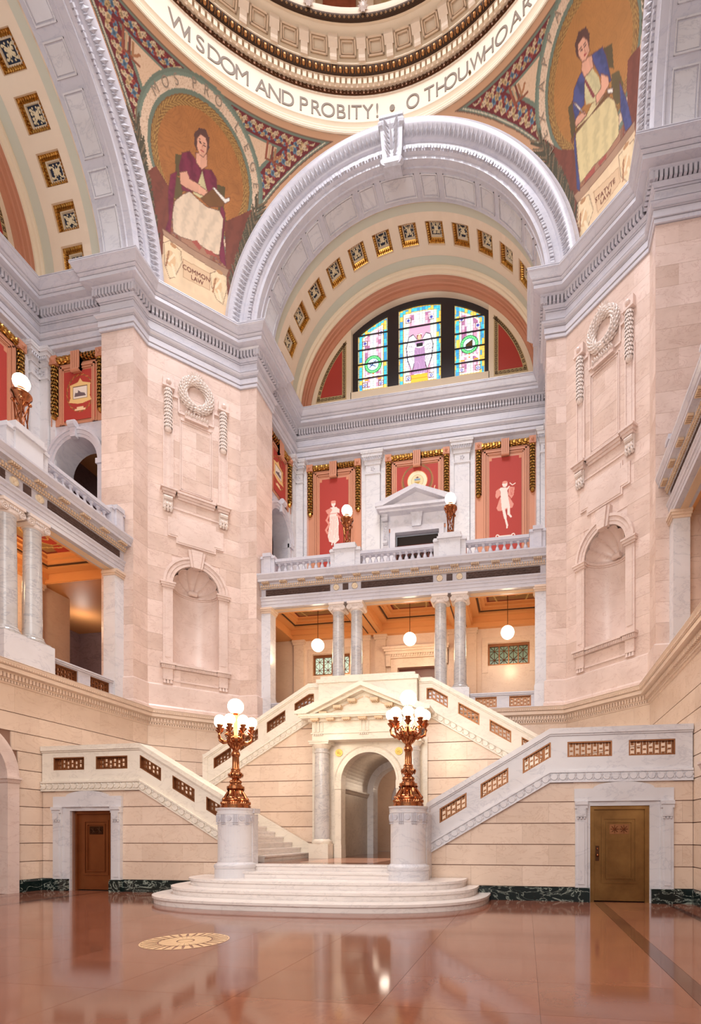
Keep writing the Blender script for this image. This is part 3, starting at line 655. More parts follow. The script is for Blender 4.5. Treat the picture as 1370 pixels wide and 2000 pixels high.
# ---------------- arches, vaults, coffers ----------------
def great_arch(k):
    a=struct('trim_%d'%(20+k),k)
    A0,A1=math.radians(1),math.radians(179)
    MB().arcs([(5.49,JY),(5.49,HW-.06),(5.60,HW-.06),(5.62,HW-.10),(5.66,HW-.15),(5.78,HW-.17),(5.81,HW-.12),(5.83,HW-.10),(6.02,HW-.10),(6.04,HW-.16),(6.10,HW-.20),(6.30,HW-.34),(6.34,HW-.36),(6.40,HW-.38),(6.52,HW-.38),(6.56,HW-.33),(6.68,HW-.30),(6.70,HW-.27),(6.70,HW+.1)],Z0,0,0,PI,96).build('archivolt',GREY,a,True)
    m_=MB(); n=150
    for i in range(n):
        t=PI*(i+.5)/n; 
        if i%3==2: m_.arcbox(5.66,5.78,HW-.215,HW-.14,t-.004,t+.004,Z0,0,1)
        else: m_.arcbox(5.655,5.785,HW-.235,HW-.14,t-.0075,t+.0075,Z0,0,2)
    stuff(m_.build('bead_row',CARV,a))
    m_=MB(); n=112
    for i in range(n):
        t=PI*(i+.5)/n; d=Vector((math.cos(t),0,math.sin(t))); p=d*6.21+Vector((0,HW-.3,Z0)); nr=Vector((-d.x*.5,-.85,-d.z*.5)); m_.leaf(p,d+Vector((0,-.5,0)),nr,.32,.13,.05)
        t2=PI*i/n; d=Vector((math.cos(t2),0,math.sin(t2))); p=d*6.16+Vector((0,HW-.27,Z0)); m_.leaf(p,d+Vector((0,-.5,0)),nr,.2,.05,.05)
    stuff(m_.build('leaf_row',CARV,a))
    # soffit panels
    def panel(c,hw):
        m_=MB(); t0,t1=math.radians(90+c-hw),math.radians(90+c+hw); y0,y1=HW+.36,HW+1.08; w=.035
        dt=w/5.45
        m_.arcbox(5.45,5.50,y0,y0+w,t0,t1,Z0,0,4); m_.arcbox(5.45,5.50,y1-w,y1,t0,t1,Z0,0,4); m_.arcbox(5.45,5.50,y0,y1,t0,t0+dt,Z0,0,1); m_.arcbox(5.45,5.50,y0,y1,t1-dt,t1,Z0,0,1)
        b=.07; db=b/5.45; m_.arcbox(5.475,5.50,y0+b,y1-b,t0+db,t1-db,Z0,0,4)
        m_.build('soffit_panel',GREYT,a)
    for i in range(-3,4): panel(i*25.5,6.9)
    for i in range(-4,4): panel(i*25.5+12.75,3.4) if abs(i*25.5+12.75)<88 else None
    MB().arcs([(5.49,HW+.16),(5.46,HW+.18),(5.46,HW+.22),(5.49,HW+.24)],Z0,0,0,PI,64).build('soffit_fillet',GREY,a)
    # keystone
    ks=MB(); prof=[(HW,25.72),(HW-.35,25.74),(HW-.42,25.82),(HW-.42,25.98),(HW-.36,26.1),(HW-.34,26.4),(HW-.38,26.7),(HW-.42,27.0),(HW-.48,27.12),(HW-.50,27.24),(HW-.46,27.34),(HW-.50,27.36),(HW-.50,27.45),(HW,27.45)]
    n=len(prof); vs=[]
    for sgn in (-1,1):
        for y,z in prof: w=.33+.12*(z-25.72)/1.8; vs.append((sgn*w,y,z))
    ks.add(vs,[tuple(range(n)),tuple(range(n,2*n))]+[(i,(i+1)%n,n+(i+1)%n,n+i) for i in range(n)])
    for sgn in (-1,1):
        ks.tube([(sgn*.36,HW-.3,25.86),(sgn*.30,HW-.42,25.86)],.11,10); ks.tube([(sgn*.46,HW-.36,27.18),(sgn*.3,HW-.38,27.18)],.15,12)
    ko=ks.build('keystone',CARV,a); lf=MB()
    for i in range(7):
        z=26.15+.17*i; y=HW-.36-(.0 if z<26.5 else (z-26.5)*.15)
        for sgn in (-1,1): lf.leaf((sgn*(.13+.01*i),y-.03,z),(sgn*.7,-.25,.8),(0,-1,.1),.34,.12,.06)
    lf.leaf((0,HW-.42,26.6),(0,-.35,1),(0,-1,.2),1.0,.16,.08); lf.build('acanthus_leaf',CARV,ko)
    # vault
    v=struct('ceiling_vault_'+SN[k],k); rv=5.62
    MB().arcs([(5.49,JY),(rv,JY)],Z0,0,0,PI,64).arcs([(rv,JY),(rv,10.41)],Z0,0,0,PI,96).arcs([(rv,11.26),(rv,12.02)],Z0,0,0,PI,96).build('vault_shell',IVORY,v,True)
    MB().arcs([(rv-.004,JY+.12),(rv-.004,JY+.42)],Z0,0,0,PI,96).arcs([(rv-.004,11.66),(rv-.004,12.02)],Z0,0,0,PI,96).build('sage_band',SAGE,v,True)  # sage green bands near both edges of the vault
    MB().arcs([(rv,12.02),(5.55,12.02),(5.50,12.06),(5.50,12.14),(5.42,12.18),(5.42,12.24)],Z0,0,0,PI,96).build('vault_roll',CREAM,v,True)
    MB().arcs([(5.42,12.24),(5.42,12.34),(5.38,12.37),(5.38,12.5),(5.34,12.53),(5.34,12.62),(5.2,12.66),(5.2,12.73)],Z0,0,0,PI,96).build('peach_arch_band',PEACH,v,True)
    hwA=3.75; pit=11.43
    mid=MB(); prev=0.0
    for i in range(-7,9):
        st=90+i*pit-hwA if i<8 else 180
        en=90+(i-1)*pit+hwA if i>-7 else 0
        mid.arcs([(rv,10.41),(rv,11.26)],Z0,0,math.radians(max(0,en)),math.radians(min(180,st)),4)
    mid.build('vault_band',IVORY,v,True)
    def cof(ang):
        # local coffer built at angle 90deg (top), turned about y
        c=MB(); w=rv*math.radians(hwA)*1.0; y0,y1=10.41,11.26; z=rv*math.cos(math.radians(hwA))
        def frame(w0,ya,yb,za,w1,yc,yd,zb): c.add([(-w0,ya,za),(w0,ya,za),(w0,yb,za),(-w0,yb,za),(-w1,yc,zb),(w1,yc,zb),(w1,yd,zb),(-w1,yd,zb)],[(0,1,5,4),(1,2,6,5),(2,3,7,6),(3,0,4,7)])
        return c,frame,w,z,y0,y1
    c,frame,w_,z_,y0,y1=cof(0)
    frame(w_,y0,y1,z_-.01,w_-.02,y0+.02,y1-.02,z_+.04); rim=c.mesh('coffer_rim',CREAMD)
    c,frame,*_=cof(0); frame(w_-.02,y0+.02,y1-.02,z_+.04,w_-.12,y0+.13,y1-.13,z_+.17); 
    for i in range(9):
        for sgn in (-1,1):
            x=(-w_+.05)+i*(2*w_-.1)/8; c.leaf((x,(y0+.075 if sgn<0 else y1-.075),z_+.10),(0,-sgn*.7,.7),(0,sgn*-.6,-1),.17,.085,.05)
            yy=y0+.08+i*(y1-y0-.16)/8; c.leaf((sgn*(w_-.07),yy,z_+.10),(-sgn*.7,0,.7),(-sgn*.6,0,-1),.17,.085,.05)
    gl=c.mesh('gilt_moulding',GILT)
    c,frame,*_=cof(0); frame(w_-.12,y0+.13,y1-.13,z_+.17,w_-.16,y0+.18,y1-.18,z_+.155); frame(w_-.16,y0+.18,y1-.18,z_+.155,w_-.165,y0+.185,y1-.185,z_+.26); inner=c.mesh('coffer_edge',CREAM)
    c=MB().box(-w_,w_,y0+.1,y1-.1,z_+.24,z_+.4); nav=c.mesh('coffer_panel',NAVY)
    ros=[]
    for var in range(3):
        c=MB(); rng=random.Random(var); yc=(y0+y1)/2
        for sgn in (-1,1):
            for q in (-1,1):
                pts=[(sgn*(.02+.11*math.sin(t*1.6)),yc+q*(.03+.17*t/1.2),z_+.225) for t in (0,.3,.6,.9,1.2)]; c.tube(pts,.022,5)
                c.sphere((sgn*.12,yc+q*(.21-.03*var),z_+.225),.04,6,4); c.sphere((sgn*.05,yc+q*(.09+.03*var),z_+.225),.045,6,4); c.sphere((sgn*.15,yc+q*.07,z_+.225),.03,6,4)
        for i in range(8): a=2*PI*i/8+var; c.leaf((.05*math.cos(a),yc+.06*math.sin(a),z_+.22),(math.cos(a),math.sin(a),0),(0,0,-1),.14,.08,.03)
        ros.append(c.mesh('rosette',mat('ivory_ornament',(240,222,186),.6)))
    for j,i in enumerate(range(-7,8)):
        g=ob('coffer',rim,v); g.location=(0,0,Z0); g.rotation_euler=(0,math.radians(i*pit),0)
        for me in (gl,inner,nav,ros[j%3]): ob(me.name.split('.')[0],me,g)
    # lunette wall
    L=struct('wall_lunette_'+SN[k],k)
    MB().arcs([(5.2,12.73),(5.2,13.02)],Z0,0,0,PI,64).build('window_reveal',IVORY,L,True)
    def seg(mb,x0,x1,zb,r,y0,y1,n=16,inset=0):
        xs=[x0+(x1-x0)*i/n for i in range(n+1)]; poly=[(x0,zb)]+[(x1,zb)]+[(x,Z0+math.sqrt(max(.0,r*r-x*x))) for x in xs[::-1] if r*r-x*x>0]
        poly=[p for p in poly if p[1]>=zb-1e-6]; mb.prism(poly,y0,y1,'y')
    zb=20.8
    for sgn in (-1,1):
        x0,x1=(3.17,5.19) if sgn>0 else (-5.19,-3.17)
        m_=MB(); seg(m_,x0,x1,zb,5.2,12.74,13.3,24); m_.build('spandrel_wall',CREAM,L)
        x0,x1=(3.4,4.86) if sgn>0 else (-4.86,-3.4)
        def q3(o,rr):
            lo,hi=3.4+o,math.sqrt(max(.01,rr*rr-(21.72+o-Z0)**2)); xs=[lo+(hi-lo)*i/20 for i in range(21)]
            return [(sgn*lo,21.72+o),(sgn*hi,21.72+o)]+[(sgn*x,Z0+math.sqrt(rr*rr-x*x)) for x in xs[::-1]][1:]
        m_=MB(); m_.prism(q3(0,4.98),12.725,12.75,'y'); m_.build('fret_border',mat('fret_ground',(196,168,120),.6),L)
        m_=MB(); m_.prism(q3(.2,4.80),12.715,12.75,'y'); m_.build('red_panel',RED,L)
        fr=MB(); P_=q3(.05,4.94); n=len(P_)
        for i in range(n):
            a,b=Vector(P_[i]),Vector(P_[(i+1)%n]); d=b-a; Ln=d.length
            if Ln<.05: continue
            cnt=max(1,int(Ln/.17)); t=d/Ln; nn=Vector((-t.y,t.x))*sgn
            for j in range(cnt):
                c=a+t*(Ln*(j+.5)/cnt)
                for (u0,u1,v0,v1) in ((-.07,.07,.0,.02),(-.07,-.05,.0,.1),(-.07,.02,.08,.1),(.0,.02,.04,.1),(.05,.07,.0,.1)):
                    q=[c+t*u0+nn*v0,c+t*u1+nn*v0,c+t*u1+nn*v1,c+t*u0+nn*v1]; fr.add([(p.x,12.712,p.y) for p in q]+[(p.x,12.73,p.y) for p in q],[(0,1,2,3),(0,1,5,4),(1,2,6,5),(2,3,7,6),(3,0,4,7)])
        stuff(fr.build('greek_key',mat('fret_dark',(84,62,40),.6),L))
    m_=MB(); m_.box(-3.2,3.2,12.74,13.3,zb,21.98); m_.build('window_sill',CREAM,L)
    if k==0: return a
    # plain glass for the unseen side lunettes
    m_=MB(); seg(m_,-3.17,3.17,21.98,5.2,13.02,13.1,32); m_.build('window_pane',mat('pale_glass',(200,215,225),.2,emit=.6),L)
    return a
for k in (0,1,3): great_arch(k)
# ---------------- upper gallery ----------------
def lathe_cap(mb,x0,x1,z,y):
    pass
def frame_panel(par,x0,x1,z0,z1,ix,iz,fn,gar=16.3,stop=None,keyw=.17):
    # fn(u,z,p): panel plane, p = projection into the room
    def bx(mb,a,b,c,d,p,p0=0): mb.add([fn(u,z,q) for q in (p0,p) for u,z in ((a,c),(b,c),(b,d),(a,d))],[(0,1,2,3),(4,5,6,7),(0,1,5,4),(1,2,6,5),(2,3,7,6),(3,0,4,7)])
    m_=MB(); bx(m_,x0,x1,z0,z1,.03)
    m_.build('panel_ground',PEACH,par)
    f=MB()
    for o,w,p in ((.32,.05,.06),(.40,.06,.09),(.49,.04,.07),(ix-.06,.05,.05)):
        bx(f,x0+o,x0+o+w,z0,z1-o,p); bx(f,x1-o-w,x1-o,z0,z1-o,p); bx(f,x0+o,x1-o,z1-o-w,z1-o,p)
    bx(f,x0,x0+.03,z0,z1,.07); bx(f,x1-.03,x1,z0,z1,.07); f.build('panel_moulding',PEACH,par)
    for a in (x0,x1-.30):
        m_=MB(); bx(m_,a,a+.30,z1-.30,z1,.16); bx(m_,a+.05,a+.25,z1-.25,z1-.05,.17); c=Vector(fn(a+.15,z1-.15,.17)); m_.sphere(c,.07,8,5); m_.build('corner_block',PEACHD if False else PEACH,par)
        g=MB(); bx(g,a+.02,a+.28,gar+.1,z1-.3,.045); g.build('garland_ground',GILTD,par)
        g=MB(); n=Vector(fn(0,0,1))-Vector(fn(0,0,0)); c=a+.15; garland(g,fn(c,gar+.12,.06),fn(c,z1-.3,.06),.115,n,.115,5,-1); g.sphere(fn(c,gar+.06,.07),.1,8,6); g.build('gilt_garland',GILT,par)
    g=MB(); bx(g,x0+.3,x1-.3,z1-.27,z1-.03,.045); g.build('garland_ground',GILTD,par)
    g=MB(); n=Vector(fn(0,0,1))-Vector(fn(0,0,0)); cx=(x0+x1)/2; garland(g,fn(cx-.17,z1-.15,.06),fn(x0+.3,z1-.15,.06),.115,n,.115,5); garland(g,fn(cx+.17,z1-.15,.06),fn(x1-.3,z1-.15,.06),.115,n,.115,5); g.build('gilt_garland',GILT,par)
    k=MB()
    for i in range(4): bx(k,cx-.17+i*.09,cx-.17+i*.09+.07,z1-.66,z1,.2)
    bx(k,cx-.17,cx+.17,z1-.68,z1-.0,.16); k.tube([fn(cx-.17,z1-.66,.16),fn(cx+.17,z1-.66,.16)],.06,8); k.build('keystone_console',PEACHD if False else PEACH,par)
def pilaster(par,xc,w,z0,z1,zc,fn,m=GREYT):
    def bx(mb,a,b,c,d,p,p0=-.02): mb.add([fn(u,z,q) for q in (p0,p) for u,z in ((a,c),(b,c),(b,d),(a,d))],[(0,1,2,3),(4,5,6,7),(0,1,5,4),(1,2,6,5),(2,3,7,6),(3,0,4,7)])
    m_=MB(); bx(m_,xc-w/2,xc+w/2,z0+.5,z1,.13); bx(m_,xc-w/2-.05,xc+w/2+.05,z0,z0+.4,.18); bx(m_,xc-w/2-.03,xc+w/2+.03,z0+.4,z0+.5,.16); 
    for sgn in (-1,1): bx(m_,xc+sgn*(w/2+.13)-.1,xc+sgn*(w/2+.13)+.1,z0,zc,.05)
    m_.build('pilaster_shaft',m,par)
    c=MB(); bx(c,xc-w/2-.03,xc+w/2+.03,z1-.0,z1+.06,.17); bx(c,xc-w/2,xc+w/2,z1+.06,z1+.42,.14); bx(c,xc-w/2-.04,xc+w/2+.04,z1+.42,z1+.47,.18)
    H=zc-z1-.47
    for i,(o,h0,h1) in enumerate(((.05,.0,.2),(.10,.2,.45),(.15,.45,.7),(.19,.7,.82),(.2,.82,1.0))): bx(c,xc-w/2-o,xc+w/2+o,z1+.47+H*h0,z1+.47+H*h1,.14+o)
    c.build('pilaster_capital',m,par)
    l=MB(); n=Vector(fn(0,0,1))-Vector(fn(0,0,0)); tx=Vector(fn(1,0,0))-Vector(fn(0,0,0))
    for i in range(9): l.leaf(Vector(fn(xc-w/2-.08+(w+.16)*i/8,z1+.47+H*.33,.27)),(0,0,1),n,.16,.08,.03)
    for i in range(5):
        a=2*PI*i/5; l.leaf(Vector(fn(xc,z1+.24,.15))+tx*.07*math.cos(a)+Vector((0,0,.08*math.sin(a))),tx*math.cos(a)+Vector((0,0,math.sin(a))),n,.1,.07,.02)
    l.build('capital_ornament',CARV,par)
def painted(par,kind,x0,x1,z0,z1,fn,name='painted_panel'):
    P=Paint(x0,x1,z0,z1,.016,(180,58,46)); xc=(x0+x1)/2; Wh=(246,224,212); Pk=(226,150,132)
    rng=np.random.RandomState(3); P.C*= (1-.06*rng.rand(*P.X.shape)[...,None])
    if kind in 'AB':
        for sx in (-1,1):
            P.rect(xc+sx*(x1-x0)/2-.1,xc+sx*(x1-x0)/2+.1,z1-.12,z1,(214,140,104))
    if kind=='A':   # draped female figure
        c=xc-.03
        P.poly([(c-.18,16.35),(c+.18,16.35),(c+.26,15.9),(c+.24,15.4),(c+.28,15.1),(c+.1,14.95),(c-.2,15.05),(c-.27,15.3),(c-.2,15.8)],Wh)
        P.poly([(c-.15,16.62),(c+.17,16.62),(c+.2,16.3),(c-.2,16.3)],Wh)
        P.poly([(c-.28,16.55),(c-.12,16.6),(c-.05,16.5),(c-.2,16.3),(c-.3,16.35),(c-.38,16.5)],Pk); P.poly([(c+.12,16.62),(c+.3,16.5),(c+.3,16.3),(c+.12,16.42),(c+.02,16.55)],Wh)
        P.ell(c,16.78,.1,.13,Wh); P.ell(c,16.86,.12,.07,Pk); P.poly([(c-.05,16.62),(c+.05,16.62),(c+.04,16.72),(c-.04,16.72)],Wh)
        P.pline([(c-.2,16.3),(c-.33,16.05),(c-.2,15.85),(c-.36,15.6),(c-.28,15.45)],.09,Pk); P.pline([(c+.18,16.25),(c+.34,16.1),(c+.36,15.95)],.08,Pk)
        for i in range(6): P.line((c-.14+.055*i,16.2),(c-.2+.08*i,15.12),.014,Pk)
        P.line((c-.06,15.0),(c-.07,14.9),.06,Wh); P.line((c+.04,15.0),(c+.06,14.88),.06,Wh)
        P.line((c-.18,16.33),(c+.18,16.33),.03,Pk)
    if kind=='B':   # dancing figure with lyre
        c=xc+.0
        P.poly([(c-.22,16.2),(c+.16,16.2),(c+.36,15.85),(c+.3,15.7),(c+.1,15.68),(c-.05,15.6),(c-.32,15.62),(c-.38,15.75)],Pk); P.poly([(c-.2,16.2),(c+.12,16.2),(c+.2,15.75),(c-.15,15.65)],Wh)
        P.poly([(c-.22,16.62),(c+.06,16.6),(c+.13,16.2),(c-.19,16.2)],Wh); P.ell(c-.02,16.75,.11,.13,Wh); P.ell(c-.02,16.83,.11,.06,Pk)
        P.poly([(c-.4,16.5),(c-.25,16.6),(c-.2,16.3),(c-.35,16.15),(c-.43,16.25)],Pk); P.line((c-.2,16.55),(c-.1,16.3),.09,Wh); P.line((c-.1,16.32),(c+.16,16.62),.07,Wh)
        P.poly([(c+.16,16.62),(c+.4,16.58),(c+.36,16.25),(c+.26,16.1),(c+.12,16.3)],Pk)
        for i in range(4): P.line((c+.2+.045*i,16.55),(c+.2+.035*i,16.25),.012,(198,70,58))
        P.pline([(c+.2,16.78),(c+.3,16.68),(c+.42,16.74)],.04,Wh)
        P.line((c-.08,15.68),(c+.0,15.3),.12,Wh); P.line((c+.0,15.3),(c+.08,14.95),.08,Wh); P.line((c+.08,14.98),(c+.07,14.86),.07,Wh)
        P.line((c+.14,15.75),(c+.14,15.45),.11,Wh); P.line((c+.14,15.45),(c+.24,15.32),.08,Wh)
        P.line((c-.3,14.5),(c+.3,14.5),.07,Wh); P.ell(c-.34,14.52,.08,.08,Wh); P.ell(c+.34,14.52,.08,.08,Wh); P.ell(c-.34,14.52,.04,.04,RD:=(180,58,46)); P.ell(c+.34,14.52,.04,.04,RD)
    if kind=='C':   # round shield with wreath
        cz=17.36; G=(168,120,62)
        for i in range(26):
            a=-PI/2+.25+i*.1; 
            for sx in (-1,1):
                x,z=xc+sx*.66*math.cos(a),cz+.66*math.sin(a); P.line((x,z),(x+sx*.1*math.cos(a+.9),z+.1*math.sin(a+.9)),.035,G); P.line((x,z),(x-sx*.02,z+.1),.03,(120,96,50))
        P.pline([(xc-.2,cz-.66),(xc-.45,cz-.78),(xc-.7,cz-.7),(xc-.75,cz-.4)],.04,(240,205,160)); P.pline([(xc+.2,cz-.66),(xc+.5,cz-.75),(xc+.72,cz-.55),(xc+.8,cz-.3)],.04,(240,205,160))
        P.ell(xc,cz,.47,.47,(214,120,60)); P.ell(xc,cz,.44,.44,(250,228,190)); P.ell(xc,cz,.28,.28,(170,140,90)); P.ell(xc,cz,.265,.265,(240,214,164))
        P.poly([(xc-.13,cz+.08),(xc+.13,cz+.08),(xc+.13,cz-.05),(xc,cz-.2),(xc-.13,cz-.05)],(196,160,80)); P.rect(xc-.13,xc+.13,cz+.02,cz+.1,(130,160,180)); P.rect(xc-.13,xc+.13,cz-.03,cz+.0,(245,235,220))
        P.poly([(xc-.1,cz+.22),(xc-.05,cz+.14),(xc,cz+.2),(xc+.05,cz+.14),(xc+.1,cz+.22),(xc+.06,cz+.12),(xc-.06,cz+.12)],(110,40,60))
    if kind in 'DE':  # cartouche with small scene and wreath
        cz=17.25; G=(190,132,60)
        for i in range(34):
            a=2*PI*i/34; x,z=xc+.52*math.cos(a),cz+.62*math.sin(a); P.line((x,z),(x+.09*math.cos(a+1.2),z+.12*math.sin(a+1.2)),.03,G if i%2 else (130,100,50))
        P.poly([(xc-.42,cz+.3),(xc-.1,cz+.38),(xc,cz+.52),(xc+.1,cz+.38),(xc+.42,cz+.3),(xc+.4,cz-.15),(xc+.46,cz-.3),(xc+.1,cz-.38),(xc-.1,cz-.38),(xc-.46,cz-.3),(xc-.4,cz-.15)],(238,196,128))
        P.rect(xc-.3,xc+.3,cz-.2,cz+.24,(120,84,60)); P.rect(xc-.28,xc+.28,cz-.18,cz+.22,(238,222,206))
        P.poly([(xc-.24,cz-.12),(xc+.24,cz-.12),(xc+.2,cz+.02),(xc+.1,cz+.0),(xc+.08,cz+.1),(xc-.02,cz+.02),(xc-.18,cz-.02)],(110,90,92))
        P.rect(xc-.22,xc+.22,cz-.62,cz-.55,(244,206,160)); P.rect(xc-.14,xc+.14,cz-.56,cz-.5,(244,206,160))
    me=P.mesh(name,PAINT,lambda X,Z:np.stack([np.vectorize(lambda u,z:fn(u,z,.055)[0])(X,Z),np.vectorize(lambda u,z:fn(u,z,.055)[1])(X,Z),Z],-1)); return ob(name,me,par)
def torch(label,x,k):
    y=8.98; t=thing('torch_lamp',label,'lamp',(x,y,12.68),0,None,k)
    leg=MB(); 
    for i in range(4):
        a=PI/4+i*PI/2; c,q=math.cos(a),math.sin(a); b=MB(); b.tube([(c*.14,q*.14,.02),(c*.13,q*.13,.3),(c*.17,q*.17,.85)],[.022,.018,.022],8).sphere((c*.155,q*.155,.02),.035,8,5); b.sphere((c*.19,q*.19,.82),.05,8,6); b.build('leg',BRONZE,t,True)
    m_=MB()
    for i in range(4):
        a=PI/4+i*PI/2; b=a+PI/2; m_.tube([(math.cos(a)*.14,math.sin(a)*.14,.2),(math.cos(b)*.16,math.sin(b)*.16,.78)],.012,6); m_.tube([(math.cos(b)*.14,math.sin(b)*.14,.2),(math.cos(a)*.16,math.sin(a)*.16,.78)],.012,6)
    m_.sphere((0,0,.16),.09,10,6,.7); m_.tube([(0,0,.1),(0,0,.3)],.02,6); m_.build('brace',BRONZE,t,True)
    MB().lathe([(0,.58),(.03,.6),(.06,.68),(.05,.72),(.12,.8),(.19,.88),(.2,.94),(.24,.98),(.25,1.0),(.25,1.04),(.22,1.06),(.19,1.1),(.12,1.12),(.11,1.2),(.09,1.2)],0,0,24,flute=(.7,.9,.12)).build('cup',BRONZE,t,True)
    MB().sphere((0,0,1.37),.205,24,16).build('globe',GLOBE,t,True)
    X,Y=rot(k,x,y); plight((X,Y,12.68+1.75),90,(1,.86,.66),.2)
    return t
BAL=MB().lathe([(0,0),(.065,0),(.065,.03),(.05,.04),(.045,.07),(.075,.13),(.08,.18),(.06,.25),(.035,.32),(.035,.36),(.06,.375),(.06,.39),(.07,.40),(.07,.43),(0,.43)],0,0,14).mesh('baluster',GREY,True)
def gallery(k):
    w=struct('wall_gallery_'+SN[k],k); sd=SN[k]
    fb=lambda u,z,p:(u,BW-p,z); fl_=lambda u,z,p:(-5.86+p,u,z); fr_=lambda u,z,p:(5.86-p,u,z)
    m_=MB().box(-5.9,-1.03,BW,BW+.25,ZG,18.9).box(1.03,5.9,BW,BW+.25,ZG,18.9).box(-1.03,1.03,BW,BW+.25,15.12,18.9)
    for sgn in (-1,1):
        # side wall with arch opening centred y=11.0
        yc,r,zc=11.0,.9,14.78; us=[JY]+[yc-r-.001]+[yc-r*math.cos(PI*i/16) for i in range(17)]+[yc+r+.001,BW]; vs=[];fs=[]
        for i,u in enumerate(us):
            du=abs(u-yc); zl=ZG if du>r else zc+math.sqrt(max(0,r*r-du*du)); vs+=[(sgn*5.86,u,zl),(sgn*5.86,u,18.9),(sgn*6.6,u,zl)]
            if i: j=3*i; fs+=[(j-3,j,j+1,j-2),(j-3,j-1,j+2,j)]
        m_.add(vs,fs)
        m_.add([(sgn*5.86,JY,ZG),(sgn*AX,JY,ZG),(sgn*AX,JY,18.9),(sgn*5.86,JY,18.9)],[(0,1,2,3)])
    m_.build('wall_facing',GREY,w)
    MB().box(-5.9,5.9,9.3,BW+.2,ZG-.1,ZG).build('gallery_floor',GREY,w)
    for x in (-2.03,2.03): pilaster(w,x,.66,ZG,17.85,18.86,fb)
    for sgn in (-1,1): 
        pilaster(w,sgn*5.62,.42,ZG,17.85,18.86,fb)
        pilaster(w,12.3,.4,ZG,17.85,18.86,fl_ if sgn<0 else fr_)
    for x0,x1,kd in ((-5.22,-2.6,'A'),(2.6,5.22,'B')):
        pn=MB().box(x0+.05,x1-.05,BW-.02,BW,ZG,18.6).build('painted_panel',PEACH,w)
        frame_panel(pn,x0,x1,ZG,18.64,.58,.6,fb,16.3); painted(pn,kd,x0+.62,x1-.62,ZG+.3,17.94,fb,'figure_painting')
    pn=MB().box(-1.4,1.4,BW-.02,BW,15.2,18.6).build('painted_panel',PEACH,w)
    frame_panel(pn,-1.46,1.48,15.9,18.64,.5,.6,fb,16.0); painted(pn,'C',-.95,.97,16.0,18.05,fb,'seal_painting')
    for sgn,fn in ((-1,fl_),(1,fr_)):
        if k==0 and sgn>0: continue
        pn=MB().add([fn(9.95,16.3,.02),fn(12.1,16.3,.02),fn(12.1,18.6,.02),fn(9.95,18.6,.02)],[(0,1,2,3)]).build('painted_panel',PEACH,w)
        frame_panel(pn,9.82,12.02,16.2,18.64,.5,.6,fn,16.45); painted(pn,'D',10.15,11.45+.05,16.3,18.05,fn,'cartouche_painting')
        m_=MB(); 
        for rr0,rr1,p in ((.9,1.0,.08),(1.0,1.12,.12),(1.12,1.2,.16)):
            vs=[];fs=[]
            for i in range(21):
                a=PI*i/20
                for q,pp in ((rr0,-.05),(rr0,p),(rr1,p),(rr1,0)): vs.append(fn(11.0-q*math.cos(a),14.78+q*math.sin(a),pp))
                if i: j=4*i; fs+=[(j-4+t,j+t,j+t+1,j-3+t) for t in range(3)]
            m_.add(vs,fs)
        for s2 in (-1,1):
            a,b=sorted((11.0+s2*.9,11.0+s2*1.18)); m_.add([fn(u,z,q) for q in (0,.08) for u,z in ((a,ZG),(b,ZG),(b,14.6),(a,14.6))],[(0,1,2,3),(4,5,6,7),(0,1,5,4),(1,2,6,5),(2,3,7,6),(3,0,4,7)]); a-=.03;b+=.03
            m_.add([fn(u,z,q) for q in (-.3,.14) for u,z in ((a,14.6),(b,14.6),(b,14.78),(a,14.78))],[(0,1,2,3),(4,5,6,7),(0,1,5,4),(1,2,6,5),(2,3,7,6),(3,0,4,7)])
        m_.build('side_arch',GREY,w,False)
        kq=MB(); kq.tube([fn(10.86,16.05,.2),fn(11.14,16.05,.2)],.12,10); kq.tube([fn(10.89,15.7,.14),fn(11.11,15.7,.14)],.07,8)
        kq.add([fn(u,z,q) for q in (.05,.2) for u,z in ((10.9,15.62),(11.1,15.62),(11.13,16.1),(10.87,16.1))],[(0,1,2,3),(4,5,6,7),(0,1,5,4),(1,2,6,5),(2,3,7,6),(3,0,4,7)]); kq.build('arch_keystone',GREY,w)
        # corridor beyond the arch
        m_=MB(); s=sgn; m_.add([(s*6.6,9,ZG),(s*9.5,9,ZG),(s*9.5,9,17),(s*6.6,9,17)],[(0,1,2,3)]).add([(s*9.4,9,ZG),(s*9.4,13,ZG),(s*9.4,13,17),(s*9.4,9,17)],[(0,1,2,3)]).add([(s*6.6,13,ZG),(s*9.5,13,ZG),(s*9.5,13,17),(s*6.6,13,17)],[(0,1,2,3)])
        m_.build('corridor_wall',mat('mauve_marble',(150,124,124),.4,vein=(90,70,75),vs=.6,mott=.2),w); MB().box(min(s*6.6,s*9.5),max(s*6.6,s*9.5),9,13,16.6,16.7).build('corridor_ceiling',ORNG,w)
    # door case with pediment
    d=MB()
    for sgn in (-1,1):
        a,b=sorted((sgn*1.0,sgn*1.22)); d.box(a,b,BW-.12,BW+.1,ZG,15.34); a,b=sorted((sgn*1.3,sgn*1.58)); d.box(a,b,BW-.08,BW,ZG,16.0)
    d.box(-1.22,1.22,BW-.12,BW+.1,15.1,15.34).box(-1.35,1.35,BW-.06,BW,15.34,15.95); dc=d.build('door_case',GREY,w)
    m_=MB()
    for x in (-.95,-.5,.5,.95): m_.add([(x+.1*math.cos(2*PI*i/12),BW-.09,15.6+.1*math.sin(2*PI*i/12)) for i in range(12)],[tuple(range(12))])
    m_.prism([(-.2,15.28),(.2,15.28),(.28,15.9),(-.28,15.9)],BW-.2,BW,'y'); m_.build('door_keystone',CARV,dc)
